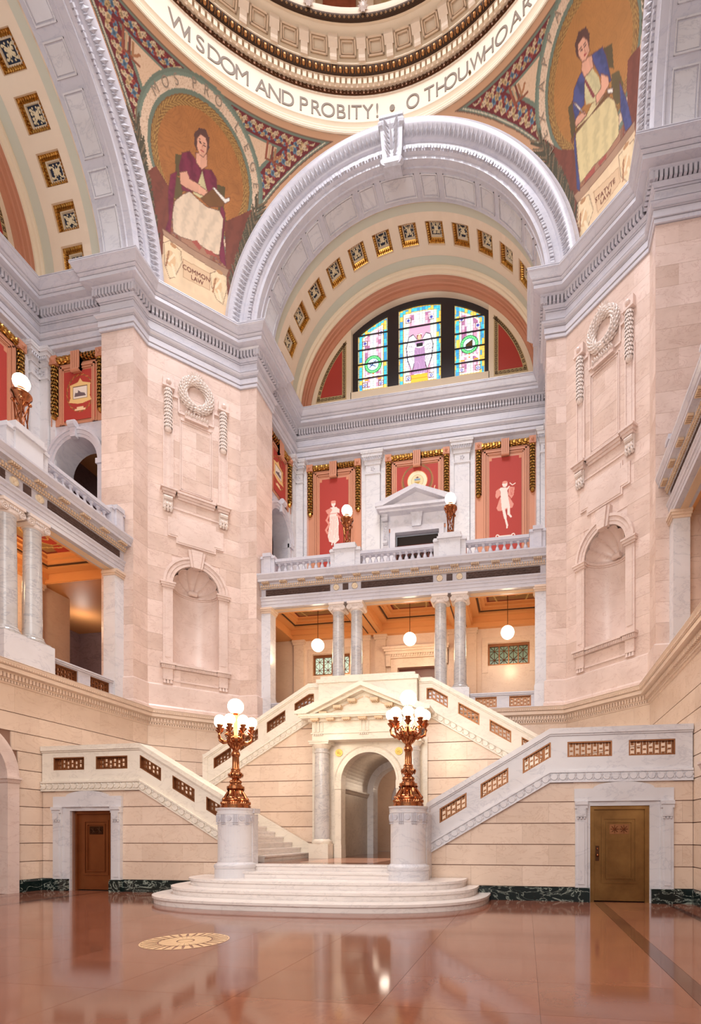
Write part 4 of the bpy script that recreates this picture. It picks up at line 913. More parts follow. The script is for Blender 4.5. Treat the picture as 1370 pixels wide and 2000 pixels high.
    for sgn in (-1,1):
        m_=MB(); c=sgn*1.44; m_.tube([(c-.13,BW-.22,15.72),(c+.13,BW-.22,15.72)],.12,10); m_.box(c-.13,c+.13,BW-.26,BW,15.7,15.98); m_.box(c-.1,c+.1,BW-.14,BW,14.6,15.7); m_.tube([(c-.11,BW-.14,14.7),(c+.11,BW-.14,14.7)],.07,8)
        for i in range(6): m_.leaf((c,BW-.17,14.85+.12*i),(0,0,1),(0,-1,0),.16,.14,.04)
        m_.build('console',CARV,dc)
    m_=MB(); y0=BW-.55
    m_.box(-1.75,1.72,y0,BW,15.98,16.1).box(-1.65,1.62,y0+.15,BW,15.9,15.98)
    for sgn in (-1,1): m_.prism([(sgn*1.8,16.08),(sgn*1.8,16.22),(0,16.92),(0,16.74),(sgn*1.45,16.1)],y0-.03,BW,'y')
    m_.prism([(-1.5,16.1),(1.5,16.1),(0,16.75)],y0+.28,BW,'y'); m_.build('pediment',GREY,dc)
    MB().box(-1.0,1.0,BW+.25,BW+.3,ZG,15.1).build('door_void',DARK,w)
    m_=MB().box(-1,1,BW+.12,BW+.2,14.55,14.62).box(-1,1,BW+.12,BW+.2,13.95,14.02)
    for i in range(9): m_.box(-1+.245*i,-1+.245*i+.03,BW+.13,BW+.18,14.0,14.6)
    for i in range(8):
        a=-1+.245*i; m_.tube([(a,BW+.15,14.02),(a+.245,BW+.15,14.58)],.012,4); m_.tube([(a+.245,BW+.15,14.02),(a,BW+.15,14.58)],.012,4)
    m_.box(-1,1,BW+.12,BW+.2,14.62,15.1) if False else None
    m_.build('door_transom',WOOD,w)
    # loggia entablature + balustrade
    P=[(AX,8.79),(-AX,8.79)]
    prof=[(-.5,10.46),(.0,10.46),(.0,10.58),(.02,10.59),(.02,10.70),(.05,10.71),(.05,10.78),(.09,10.83),(.09,10.87),(.0,10.88),(.0,11.16),(.03,11.17),(.06,11.2),(.06,11.22),(.10,11.23),(.10,11.3),(.14,11.31),(.14,11.36),(.30,11.37),(.30,11.46),(.32,11.47),(.36,11.56),(.38,11.60),(.38,11.65),(-.6,11.65)]
    e=MB().sweep(prof,P,-1 if False else 1).build('trim_%d'%(30+k),GREY); e.rotation_euler=(0,0,k*PI/2); e['kind']='structure'
    d=MB(); rrow([(AX-.02,8.79),(-AX+.02,8.79)],1,.05,.045,.06,.13,11.23,11.3,d); rrow([(AX-.02,8.79),(-AX+.02,8.79)],1,.035,.03,.05,.10,11.17,11.215,d); stuff(d.build('dentil_row',CREAMD,e))
    d=MB()
    for i in range(15):
        c=-5.2+i*.743; 
        for j in range(5): d.box(c-.14+.06*j,c-.14+.06*j+.035,8.79-.28,8.79-.15,11.31,11.372)
    d.build('guttae_row',CREAMD,e) and None
    for x0,x1 in ((-5.29,-2.63),(-2.12,-1.9),(-1.39,1.39),(1.9,2.12),(2.63,5.29)):
        f=MB().box(x0,x1,8.765,8.80,10.90,11.15).build('pierced_frieze',BROWNF,e)
        m_=MB(); n=int((x1-x0)/.13)
        if n>2:
            for i in range(n):
                for j in range(3): m_.leaf((x0+.07+i*.13+(.06 if j%2 else 0),8.76,10.95+.075*j),(1,0,.25 if i%2 else -.25),(0,-1,0),.15,.05,.02)
            stuff(m_.build('frieze_leaf',BROWNF,f))
    for x in (-2.38,-1.64,1.64,2.38):
        m_=MB(); m_.add([(x+.11*math.cos(2*PI*i/16),8.765,11.03+.11*math.sin(2*PI*i/16)) for i in range(16)],[tuple(range(16))]); m_.add([(x+.12*math.cos(2*PI*i/16),yy,11.03+.12*math.sin(2*PI*i/16)) for yy in (8.79,8.75) for i in range(16)],[(i,(i+1)%16,16+(i+1)%16,16+i) for i in range(16)])
        for i in range(5): m_.leaf((x+.05*math.cos(i*1.256),8.76,11.03+.05*math.sin(i*1.256)),(math.cos(i*1.256),0,math.sin(i*1.256)),(0,-1,0),.09,.05,.02)
        m_.build('medallion',CREAM,e)
    MB().box(-AX,AX,9.25,9.35,10.46,11.6).build('beam_back',ORNG,e)
    for x0,x1 in ((-5.1,-2.75),(-1.3,1.3),(2.75,5.1)): MB().box(x0,x1,8.95,9.15,10.44,10.465).build('soffit_panel',ORNG if False else CREAMD,e)
    # lamp pedestals, balusters
    names={0:'north',1:'west',3:'east'}[k]
    secs=[(-4.9,-2.62,'left'),(-1.42,1.42,'middle'),(2.62,4.9,'right')]
    if k==1: secs=[secs[2]]
    if k==3: secs=[secs[0]]
    for x0,x1,nm in secs:
        t=thing('balustrade','grey marble balustrade section, %s of the %s gallery%s'%(nm,names,{'left':', left of the left torch lamp','middle':' between its two torch lamps','right':' beside the corner pier'}[nm] if k==0 else ' above the columns'),'balustrade',((x0+x1)/2,8.9,ZG),0,'gallery balustrades',k)
        h=(x1-x0)/2; MB().box(-h,h,-.13,.13,0,.1).build('plinth',GREY,t); MB().box(-h,h,-.1,.1,.53,.57).box(-h,h,-.14,.14,.57,.66).box(-h,h,-.11,.11,.66,.70).build('rail',GREY,t)
        n=round((x1-x0)/.245)
        for i in range(n): ob('baluster',BAL,t,(-h+(i+.5)*2*h/n,0,.1))
    for x,nm in ((-2.02,'left'),(2.02,'right')):
        if (k==1 and x<0) or (k==3 and x>0): continue
        t=thing('lamp_pedestal','white marble block pedestal under the %s torch lamp of the %s gallery'%(nm,names),'pedestal',(x,8.9,ZG),0,None,k)
        MB().box(-.4,.4,-.2,.3,0,.78).build('body',GREYT,t); MB().box(-.6,.6,-.14,.2,0,.74).build('wing',GREYT,t)
        MB().box(-.46,.46,-.26,.36,.78,.86).box(-.42,.42,-.22,.32,.86,1.0).box(-.62,.62,-.18,.24,.72,.8).box(-.6,.6,-.14,.2,.8,.86).build('cap',GREYT,t)
        if k!=3: torch('copper torch lamp with lit globe on the %s pedestal of the %s gallery'%(nm,names),x,k)
    for x in (-5.2,5.2):
        if (k==1 and x<0) or (k==3 and x>0): continue
        t=thing('end_pedestal','grey marble end post of the %s gallery balustrade, at its %s end'%(names,'left' if x<0 else 'right'),'post',(x,8.9,ZG),0,None,k)
        MB().box(-.28,.28,-.15,.2,0,.72).box(-.14,.14,-.22,.2,0,.76).build('body',GREY,t); MB().box(-.3,.3,-.18,.2,.72,.82).box(-.17,.17,-.26,.2,.76,.9).build('cap',GREY,t)
for k in (0,1,3): gallery(k)
# ---------------- loggia ----------------
def ionic(label,x,k,grp):
    t=thing('ionic_column',label,'column',(x,9.02,6.92),0,grp,k)
    MB().box(-.30,.30,-.30,.30,0,.05).lathe([(.0,.05),(.30,.05),(.31,.09),(.29,.13),(.265,.14),(.27,.17),(.26,.2),(.24,.21)],0,0,24).build('base',COLM,t,False)
    MB().lathe([(.24,.2),(.235,.3),(.235,1.2),(.225,2.2),(.21,3.14),(.225,3.16),(.225,3.2)],0,0,28).build('shaft',COLM,t,True)
    c=MB().lathe([(.2,3.18),(.26,3.24),(.27,3.3),(.22,3.33)],0,0,20).box(-.27,.27,-.24,.24,3.3,3.4).box(-.31,.31,-.28,.28,3.46,3.54)
    c.add([(x_,y_,z_) for x_,y_,z_ in ((-.3,-.22,3.38),(.3,-.22,3.38),(.3,.22,3.38),(-.3,.22,3.38),(-.28,-.25,3.47),(.28,-.25,3.47),(.28,.25,3.47),(-.28,.25,3.47))],[(0,1,5,4),(1,2,6,5),(2,3,7,6),(3,0,4,7)])
    c.build('capital',LEAFS,t)
    v=MB()
    for s in (-1,1):
        v.tube([(s*.25,-.24,3.33),(s*.25,.24,3.33)],[.095,.095],14)
        for yy in (-.25,.25):
            pts=[(s*(.25-(.1-.007*i)*math.cos(i*.75)),yy,3.33+(.1-.007*i)*math.sin(i*.75)) for i in range(13)]; v.tube(pts,.014,5)
    for i in range(5): v.leaf((-.1+.05*i,-.25,3.38),(0,0,-1),(0,-1,0),.1,.05,.03)
    v.build('volute',LEAFS,t)
    return t
def pattern_grille(mb,fn,u0,u1,w0,w1,p0,p1):
    # pierced bronze pattern: fn(u,w,p)->xyz
    def bx(a,b,c,d,p,q): mb.add([fn(u,w,r) for r in (p,q) for u,w in ((a,c),(b,c),(b,d),(a,d))],[(0,1,2,3),(4,5,6,7),(0,1,5,4),(1,2,6,5),(2,3,7,6),(3,0,4,7)])
    n=max(4,int((u1-u0)/.115)); st=(u1-u0)/n; H=w1-w0
    for i in range(n+1):
        c=u0+i*st; bx(c-.017,c+.017,w0,w1,p0,p1)
        if i<n:
            m=c+st/2
            if i%2: bx(m-.03,m+.03,w0,w0+H*.2,p0,p1); bx(m-.03,m+.03,w1-H*.12,w1,p0,p1); bx(m-.03,m+.03,w0+H*.5,w0+H*.62,p0,p1)
            else: bx(m-.03,m+.03,w1-H*.25,w1,p0,p1); bx(m-.03,m+.03,w0,w0+H*.1,p0,p1); bx(m-.03,m+.03,w0+H*.36,w0+H*.48,p0,p1)
def loggia(k):
    w=struct('wall_loggia_'+SN[k],k); nm=SN[k]
    c=MB()
    W_=lambda x0,x1,z0,z1:c.box(x0,x1,BW,BW+.3,z0,z1)
    for sgn in (-1,1):
        a=sgn*4.05; x0,x1=a-.9,a+.9; lo,hi=sorted((sgn*.9,sgn*5.95))
        if sgn>0: W_(.9,x0,ZL,11.4); W_(x1,5.95,ZL,11.4)
        else: W_(-5.95,x0,ZL,11.4); W_(x1,-.9,ZL,11.4)
        W_(x0,x1,ZL,8.93); W_(x0,x1,9.88,11.4)
    W_(-.9,.9,9.05,11.4)
    for sgn in (-1,1):
        a,b=sorted((sgn*5.95,sgn*7.1)); c.box(a,b,BW,BW+.3,ZL,11.4)
        q=MB(); e0,e1=sorted((sgn*7.1,sgn*10.2)); q.box(e0,e1,15.1,15.3,ZL,11.4).box(*sorted((sgn*7.0,sgn*7.1)),BW+.3,15.1,ZL,11.4).box(*sorted((sgn*10.1,sgn*10.2)),9.7,15.1,ZL,11.4); q.build('corridor_wall',mat('mauve_marble',(150,124,124),.4),w)
        MB().box(*sorted((sgn*5.85,sgn*10.3)),9.25,15.3,10.62,10.7).box(*sorted((sgn*5.5,sgn*10.3)),9.25,9.33,ZL,10.7).box(*sorted((sgn*5.88,sgn*5.93)),9.3,BW+.2,10.6,11.5).build('corridor_ceiling',ORNG,w); MB().box(*sorted((sgn*5.9,sgn*10.2)),9.7,15.2,ZL-.1,ZL).build('corridor_floor',FLOORM,w)
        d0,d1=sorted((sgn*8.05,sgn*9.45)); MB().box(d0-.12,d1+.12,15.0,15.1,ZL,8.75).build('door_surround',mat('mauve_marble',(150,124,124),.4),w); MB().box(d0,d1,14.97,15.08,ZL,8.6).build('door_leaf',DARK,w); MB().box(d0+.1,d0+.8,15.05,15.1,8.95,9.4).build('vent_grille',BRONZED,w)
    c.build('wall_facing',WARMP,w)
    MB().box(-5.95,5.95,8.45,BW+.3,ZL-.4,ZL).build('loggia_floor',FLOORM,w)
    for xc in (-2.42,-1.67,1.67,2.42,-5.6,5.6):
        m_=MB().box(xc-.24,xc+.24,BW-.14,BW,ZL,10.35).box(xc-.28,xc+.28,BW-.18,BW,10.35,10.45).box(xc-.31,xc+.31,BW-.22,BW,10.45,10.56).box(xc-.28,xc+.28,BW-.17,BW,ZL,ZL+.4).build('wall_pilaster',WARM,w)
    # windows with lattice
    for sgn in (-1,1):
        a=sgn*4.05; wi=MB()
        for p in ((a-1.15,a-.9,8.6,10.15),(a+.9,a+1.15,8.6,10.15),(a-.9,a+.9,9.9,10.15)): wi.box(p[0],p[1],BW-.06,BW,p[2],p[3])
        wi.box(a-1.15,a+1.15,BW-.04,BW,ZL+.5,8.9)
        q=wi.build('window_surround',WARM,w)
        f=MB().box(a-.9,a-.82,BW+.04,BW+.2,8.93,9.88).box(a+.82,a+.9,BW+.04,BW+.2,8.93,9.88).box(a-.9,a+.9,BW+.04,BW+.2,9.76,9.88).box(a-.9,a+.9,BW+.04,BW+.2,8.93,8.99)
        st=.82*2/4
        for i in range(1,4): f.box(a-.82+st*i-.02,a-.82+st*i+.02,BW+.06,BW+.12,8.99,9.76)
        for i in range(4):
            cx_=a-.82+st*(i+.5)
            for j in range(2):
                cz=8.99+.385*(j+.5); f.sphere((cx_,BW+.09,cz),.035,8,5)
                for t in range(4):
                    d=(math.cos(t*PI/4)*.2,math.sin(t*PI/4)*.19) if t%2==0 else (math.cos(t*PI/4)*.27,math.sin(t*PI/4)*.26)
                    f.tube([(cx_-d[0],BW+.09,cz-d[1]),(cx_+d[0],BW+.09,cz+d[1])],.011,4)
        f.build('window_lattice',GRILLE,w)
        MB().box(a-.85,a+.85,BW+.14,BW+.16,8.95,9.8).build('window_glass',GREENG if sgn<0 else mat('green_glass_dim',(120,140,120),.15,emit=.2),w)
    d=MB().box(-1.2,-.9,BW-.08,BW,ZL,9.35).box(.9,1.2,BW-.08,BW,ZL,9.35).box(-1.2,1.2,BW-.08,BW,9.05,9.45).box(-1.3,1.3,BW-.2,BW,9.45,9.6).box(-1.45,1.45,BW-.38,BW,9.72,9.8).box(-1.4,1.4,BW-.3,BW,9.6,9.72).box(-1.5,1.5,BW-.45,BW,9.8,9.9)
    for i in range(22): d.box(-1.2+i*.11,-1.2+i*.11+.06,BW-.26,BW-.18,9.5,9.6)
    for sgn in (-1,1): a,b=sorted((sgn*1.2,sgn*1.4)); d.box(a,b,BW-.22,BW,9.1,9.7)
    d.build('door_hood',WARM,w)
    MB().box(-.9,.9,BW+.22,BW+.28,ZL,9.05).build('door_leaf',WOOD,w)
    # ceiling: beams and sunk painted panels
    ce=struct('ceiling_loggia_'+nm,k)
    MB().box(-5.9,5.9,9.25,BW+.1,11.42,11.5).build('ceiling_slab',ORNG,ce)
    for x in (-2.03,2.03):
        MB().box(x-.5,x+.5,9.35,BW,10.7,11.42).box(x-.42,x+.42,9.35,BW,10.64,10.7).build('ceiling_beam',ORNG,ce)
        for q in (-.2,.2): MB().box(x+q-.02,x+q+.02,9.35,BW,10.62,10.64).build('beam_line',ORNGD,ce)
    MB().box(-5.9,5.9,BW-.35,BW,10.75,11.42).box(-5.9,5.9,BW-.22,BW,10.56,10.75).build('ceiling_crown',ORNG,ce)
    for x0,x1 in ((-5.86,-2.53),(-1.53,1.53),(2.53,5.86)):
        y0,y1=9.35,BW-.35; m_=MB()
        for o0,o1,z in ((0,.28,10.95),(.28,.42,11.05),(.42,.56,11.15),(.56,.66,11.25)):
            for a,b,c_,d_ in ((x0+o0,x1-o0,y0+o0,y0+o1),(x0+o0,x1-o0,y1-o1,y1-o0),(x0+o0,x0+o1,y0,y1),(x1-o1,x1-o0,y0,y1)): m_.box(a,b,c_,d_,z,11.42)
        m_.build('coffer_frame',ORNG,ce)
        m_=MB()
        for a,b,c_,d_ in ((x0+.3,x1-.3,y0+.3,y0+.36),(x0+.3,x1-.3,y1-.36,y1-.3),(x0+.3,x0+.36,y0+.3,y1-.3),(x1-.36,x1-.3,y0+.3,y1-.3)): m_.box(a,b,c_,d_,11.02,11.06)
        m_.build('dark_bead',ORNGD,ce)
        X0,X1,Y0,Y1=x0+.66,x1-.66,y0+.66,y1-.66
        P=Paint(X0,X1,Y0,Y1,.035,(150,110,66)); xc,yc=(X0+X1)/2,(Y0+Y1)/2
        P.rect(X0,X0+.08,Y0,Y1,(120,40,28)).rect(X1-.08,X1,Y0,Y1,(120,40,28)).rect(X0,X1,Y0,Y0+.08,(120,40,28)).rect(X0,X1,Y1-.08,Y1,(120,40,28))
        P.ell(xc,yc,.62,.42,(196,160,90)); P.ell(xc,yc,.56,.37,(176,56,40)); P.ell(xc,yc,.3,.18,(196,160,90)); P.ell(xc,yc,.24,.13,(150,50,36))
        for sx in (-1,1):
            P.ell(xc+sx*(X1-xc),yc,.4,.32,(176,56,40)); P.pline([(xc+sx*.6,Y0),(xc+sx*.75,yc),(xc+sx*.6,Y1)],.05,(206,176,110))
        ob('ceiling_painting',P.mesh('ceiling_painting',PAINT,lambda X,Z:np.stack([X,Z,X*0+11.26],-1)),ce)
    # antae at both ends
    for sgn in (-1,1):
        a=thing('corner_pilaster','grey veined marble corner pilaster at the %s end of the %s loggia'%('left' if sgn<0 else 'right',nm),'pilaster',(sgn*5.30,8.98,ZL),0,None,k)
        MB().box(-.19,.19,-.19,.25,.98,4.33).build('shaft',GREYT,a); MB().box(-.22,.22,-.22,.27,0,.92).box(-.2,.2,-.2,.26,.92,.98).build('base',GREYT,a)
        MB().box(-.22,.22,-.22,.27,4.28,4.35).box(-.25,.25,-.25,.29,4.35,4.42).box(-.21,.28,-.28,.3,4.42,4.49).build('capital',WARM,a)
    xs={0:(-2.38,-1.64,1.64,2.38),1:(1.64,2.38),3:()}[k]
    for x in xs:
        if k==0: lb='grey veined marble Ionic column of the north loggia, %s'%{-2.38:'first from the left',-1.64:'second from the left',1.64:'third from the left, above the stair parapet',2.38:'fourth from the left, next to the low parapet'}[x]
        else: lb='tall grey marble Ionic column of the west loggia, %s'%('the one at the left picture edge' if x<2 else 'the one nearer the corner pier')
        ionic(lb,x,k,'loggia columns')
    for sgn in (-1,1):
        if k==3 or (k==1 and sgn<0): continue
        b=thing('column_pedestal','plain marble pedestal block under the %s column pair of the %s loggia'%('left' if sgn<0 else 'right',nm),'pedestal',(sgn*2.01,9.02,ZL),0,None,k)
        MB().box(-.74,.74,-.36,.36,0,.95).build('block',GREYT,b)
        t=thing('low_parapet','low marble parapet with two pierced bronze grilles at the %s end of the %s loggia'%('left' if sgn<0 else 'right',nm),'parapet',(sgn*4.0,8.98,ZL),0,None,k)
        h=1.25; m_=MB().box(-h,h,-.12,.12,0,.22).box(-h,h,-.12,.12,.61,.64)
        for a,b_ in ((-h,-1.05),(-.26,.19),(.97,h)): m_.box(a,b_,-.12,.12,.22,.61)
        m_.build('panel',GREY,t); MB().box(-h,h,-.16,.16,.64,.70).box(-h,h,-.19,.19,.70,.74).build('coping',GREY,t)
        for a,b_ in ((-1.05,-.26),(.19,.97)):
            g=MB(); fn=lambda u,w_,p:(u,p,w_)
            pattern_grille(g,fn,a+.03,b_-.03,.25,.58,-.03,.03); g.box(a,b_,-.08,.08,.22,.25).box(a,b_,-.08,.08,.58,.61).box(a,a+.03,-.08,.08,.25,.58).box(b_-.03,b_,-.08,.08,.25,.58); g.build('grille',GRILLE,t)
    if k==0:
        for x,l in ((-3.93,'left'),(.08,'middle'),(4.07,'right')):
            t=thing('pendant_lamp','lit white globe hanging on a thin rod in the %s bay of the north loggia'%l,'lamp',(x,10.68,11.2),0,'loggia pendant lamps')
            MB().lathe([(0,.06),(.09,.06),(.09,.02),(.03,-.02),(.012,-.03),(.012,-1.3),(.05,-1.32),(.06,-1.36),(.03,-1.38)],0,0,12).build('rod',BRONZED,t,True)
            MB().sphere((0,0,-1.6),.265,24,16).build('globe',GLOBES,t,True)
            plight((x,10.68,9.15),60,(1,.72,.42),.25)
    else:
        X,Y=rot(k,8.3,13.2); plight((X,Y,9.9),30,(1,.85,.75),.2)  # added light to brighten the corridor, no lamp stands here
        for x in (0,3.9):
            X,Y=rot(k,x,11.6); plight((X,Y,9.6),70,(1,.7,.4),.25)  # hidden fill lights added inside the side loggias, without pendant lamps
for k in (0,1,3): loggia(k)
for x in (0,):
    X,Y=rot(0,0,11.2)
# ---------------- dome ring ----------------
dm=struct('ceiling_dome')
MB().lathe([(8.40,27.50),(8.36,27.52),(8.36,27.62),(8.34,27.66),(8.37,27.72),(8.34,27.80),(8.31,27.84)],0,0,144).build('ring_moulding',CREAM,dm,True)
MB().lathe([(8.60,27.30),(8.40,27.50)],0,0,96).build('ring_underside',mat('mosaic_tan',(200,160,124),.6,mott=.2,scale=5),dm,True)
MB().lathe([(8.31,27.84),(8.325,27.86),(8.30,28.70),(8.27,28.72),(8.27,28.76)],0,0,144).build('lettered_frieze',IVORY,dm,True)
MB().lathe([(8.27,28.76),(8.23,28.78),(8.22,28.86),(8.24,28.88)],0,0,144).build('bead_moulding',BRONZED,dm,True)
m_=MB()
for i in range(360): a=2*PI*i/360; m_.sphere((8.215*math.cos(a),8.215*math.sin(a),28.82),.045,6,4)
stuff(m_.build('bead_row',BRONZED,dm))
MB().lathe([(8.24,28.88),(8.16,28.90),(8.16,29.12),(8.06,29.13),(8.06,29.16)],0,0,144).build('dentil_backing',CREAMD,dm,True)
m_=MB()
for i in range(256):
    m_.M=Matrix.Rotation(2*PI*i/256,4,'Z'); m_.box(8.07,8.17,-.062,.062,28.92,29.12)
m_.M=None; stuff(m_.build('dentil_row',CREAM,dm))
MB().lathe([(8.06,29.16),(8.04,29.17),(7.97,29.24),(7.93,29.34),(7.93,29.37)],0,0,144).build('egg_moulding_ground',GILTD,dm,True)
m_=MB()
for i in range(230):
    m_.M=Matrix.Rotation(2*PI*i/230,4,'Z'); m_.sphere((7.97,0,29.255),.066,7,5,1.35); m_.tube([(8.0,.105,29.18),(7.93,.105,29.35)],.016,4)
m_.M=None; stuff(m_.build('egg_row',mat('gilt_eggs',(206,150,96),.35,.8,mott=.3,scale=4),dm))
MB().lathe([(7.93,29.37),(7.90,29.38),(7.90,29.42),(8.0,29.47),(8.0,29.50),(7.96,29.52),(7.93,29.60),(7.72,29.90),(7.45,30.06),(7.45,30.04),(7.36,30.02),(7.36,30.00)],0,0,144).build('cove',CREAM,dm,True)
for me_name,ph in (('console',0),('soffit_coffer',.5)):
    m_=MB()
    if me_name=='console':
        P=[(8.0,29.50),(7.90,29.42),(7.84,29.40),(7.80,29.46),(7.79,29.56),(7.70,29.70),(7.66,29.72),(7.60,29.80),(7.58,29.96),(7.8,30.0)]
        m_.prism([(r,z) for r,z in P],-.12,.12,'y'); m_.prism([(7.73,29.66),(7.57,29.80),(7.55,29.92),(7.73,29.92)],-.165,.165,'y'); me=m_.mesh('console',IVORY)
    else:
        def fr(y0,y1,t0,t1,d): 
            a=[]; 
            for t in (t0,t1):
                t*=.80; r=7.955+(7.47-7.955)*t; z=29.56+(30.02-29.56)*t
                for y in (y0,y1): a.append((r,y,z)); 
            b=[(r-.05*d,y,z-.05*d) for r,y,z in a]; m_.add(a+b,[(0,1,3,2),(4,5,7,6),(0,1,5,4),(1,3,7,5),(3,2,6,7),(2,0,4,6)])
        for y0,y1,t0,t1 in ((-.30,.30,.12,.2),(-.30,.30,.8,.88),(-.30,-.25,.12,.88),(.25,.30,.12,.88)): fr(y0,y1,t0,t1,1.2)
        for y0,y1,t0,t1 in ((-.22,.22,.24,.3),(-.22,.22,.7,.76),(-.22,-.18,.24,.76),(.18,.22,.24,.76)): fr(y0,y1,t0,t1,.6)
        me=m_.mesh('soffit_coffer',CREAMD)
    for i in range(48): o=ob(me_name,me,dm); o.rotation_euler=(0,0,2*PI*(i+ph)/48+PI/2)
MB().lathe([(7.36,30.00),(7.33,30.0),(7.28,30.03),(7.24,30.10),(7.24,30.14)],0,0,144).build('leaf_moulding_ground',GILTD,dm,True)
m_=MB()
for i in range(280): a=2*PI*i/280; m_.leaf((7.26*math.cos(a),7.26*math.sin(a),30.06),(0,0,1),(-math.cos(a),-math.sin(a),-.4),.12,.10,.03)
stuff(m_.build('leaf_row',mat('dull_gilt',(150,112,74),.5,.4),dm))
MB().lathe([(7.24,30.14),(7.27,30.16),(7.24,30.22),(7.25,30.38),(7.30,30.42),(7.8,30.44)],0,0,144).build('balcony_face',IVORY,dm,True)
for i in range(24):
    t=2*PI*(i+.42)/24; m_=MB(); n=Vector((-math.cos(t),-math.sin(t),0)); b=Vector((-math.sin(t),math.cos(t),0)); c=Vector((7.2*math.cos(t),7.2*math.sin(t),30.30))
    for q in range(10): a=2*PI*q/10; m_.leaf(c+b*.1*math.cos(a)+Vector((0,0,.15*math.sin(a))),b*math.cos(a)+Vector((0,0,math.sin(a))),n,.2,.1,.06)
    m_.sphere(c,.09,8,6,1.4); m_.build('cartouche',LEAFS,dm)
MB().lathe([(7.8,30.44),(8.3,30.46),(8.3,34.2)],0,0,72).build('drum_wall',CREAMD,dm,True)
for i in range(24):
    t=2*PI*(i+.42)/24; m_=MB(); m_.M=Matrix.Rotation(t,4,'Z'); m_.box(8.0,8.3,-.22,.22,30.7,33.8); ob('drum_pilaster',m_.mesh('drum_pilaster',IVORY),dm)
    m_=MB(); m_.M=Matrix.Rotation(t+PI/24,4,'Z'); m_.box(8.2,8.28,-.6,.6,30.9,33.4); ob('drum_panel',m_.mesh('drum_panel',[mat('rust_panel',(170,90,60),.6,mott=.4,scale=3),mat('teal_panel',(110,130,130),.6,mott=.4,scale=3),mat('straw_panel',(226,200,150),.6,mott=.3,scale=3)][i%3]),dm)
MB().lathe([(8.3,34.2),(8.0,34.3),(8.0,34.8),(7.6,37.5),(6.4,40),(5.2,41.5),(0,42)],0,0,72).build('dome_shell',IVORY,dm,True)
# letters
LETH=.50
for ch,a in LET:
    if ch=='.':
        m_=MB(); m_.M=Matrix.Rotation(-math.radians(a),4,'Z'); m_.prism([(.1*math.cos(2*PI*i/10),28.2+.12*math.sin(2*PI*i/10)) for i in range(10)],8.295,8.33,'y'); m_.M=None; ob('letter_dot',m_.mesh('letter_dot',GOLDL),dm); continue
    vs,fs=text_polys(ch,.71); A=math.radians(a); wv=.80 if (ch=='W' and a>0) else .95
    out=[]
    for x,y,z in vs:
        t=A+x*wv/8.3; zz=27.97+y; rr=8.318-(zz-27.86)*.03-.008; out.append((rr*math.sin(t),rr*math.cos(t),zz))
    out2=[(x*1.002,y*1.002,z) for x,y,z in out]
    me=bpy.data.meshes.new('letter'); me.from_pydata(out,[],fs); me.materials.append(GOLDL); ob('letter',me,dm)
a=math.radians(20.2); m_=MB(); m_.sphere((8.3*math.sin(a),8.3*math.cos(a),28.0),.05,8,6); m_.build('letter',GOLDL,dm)
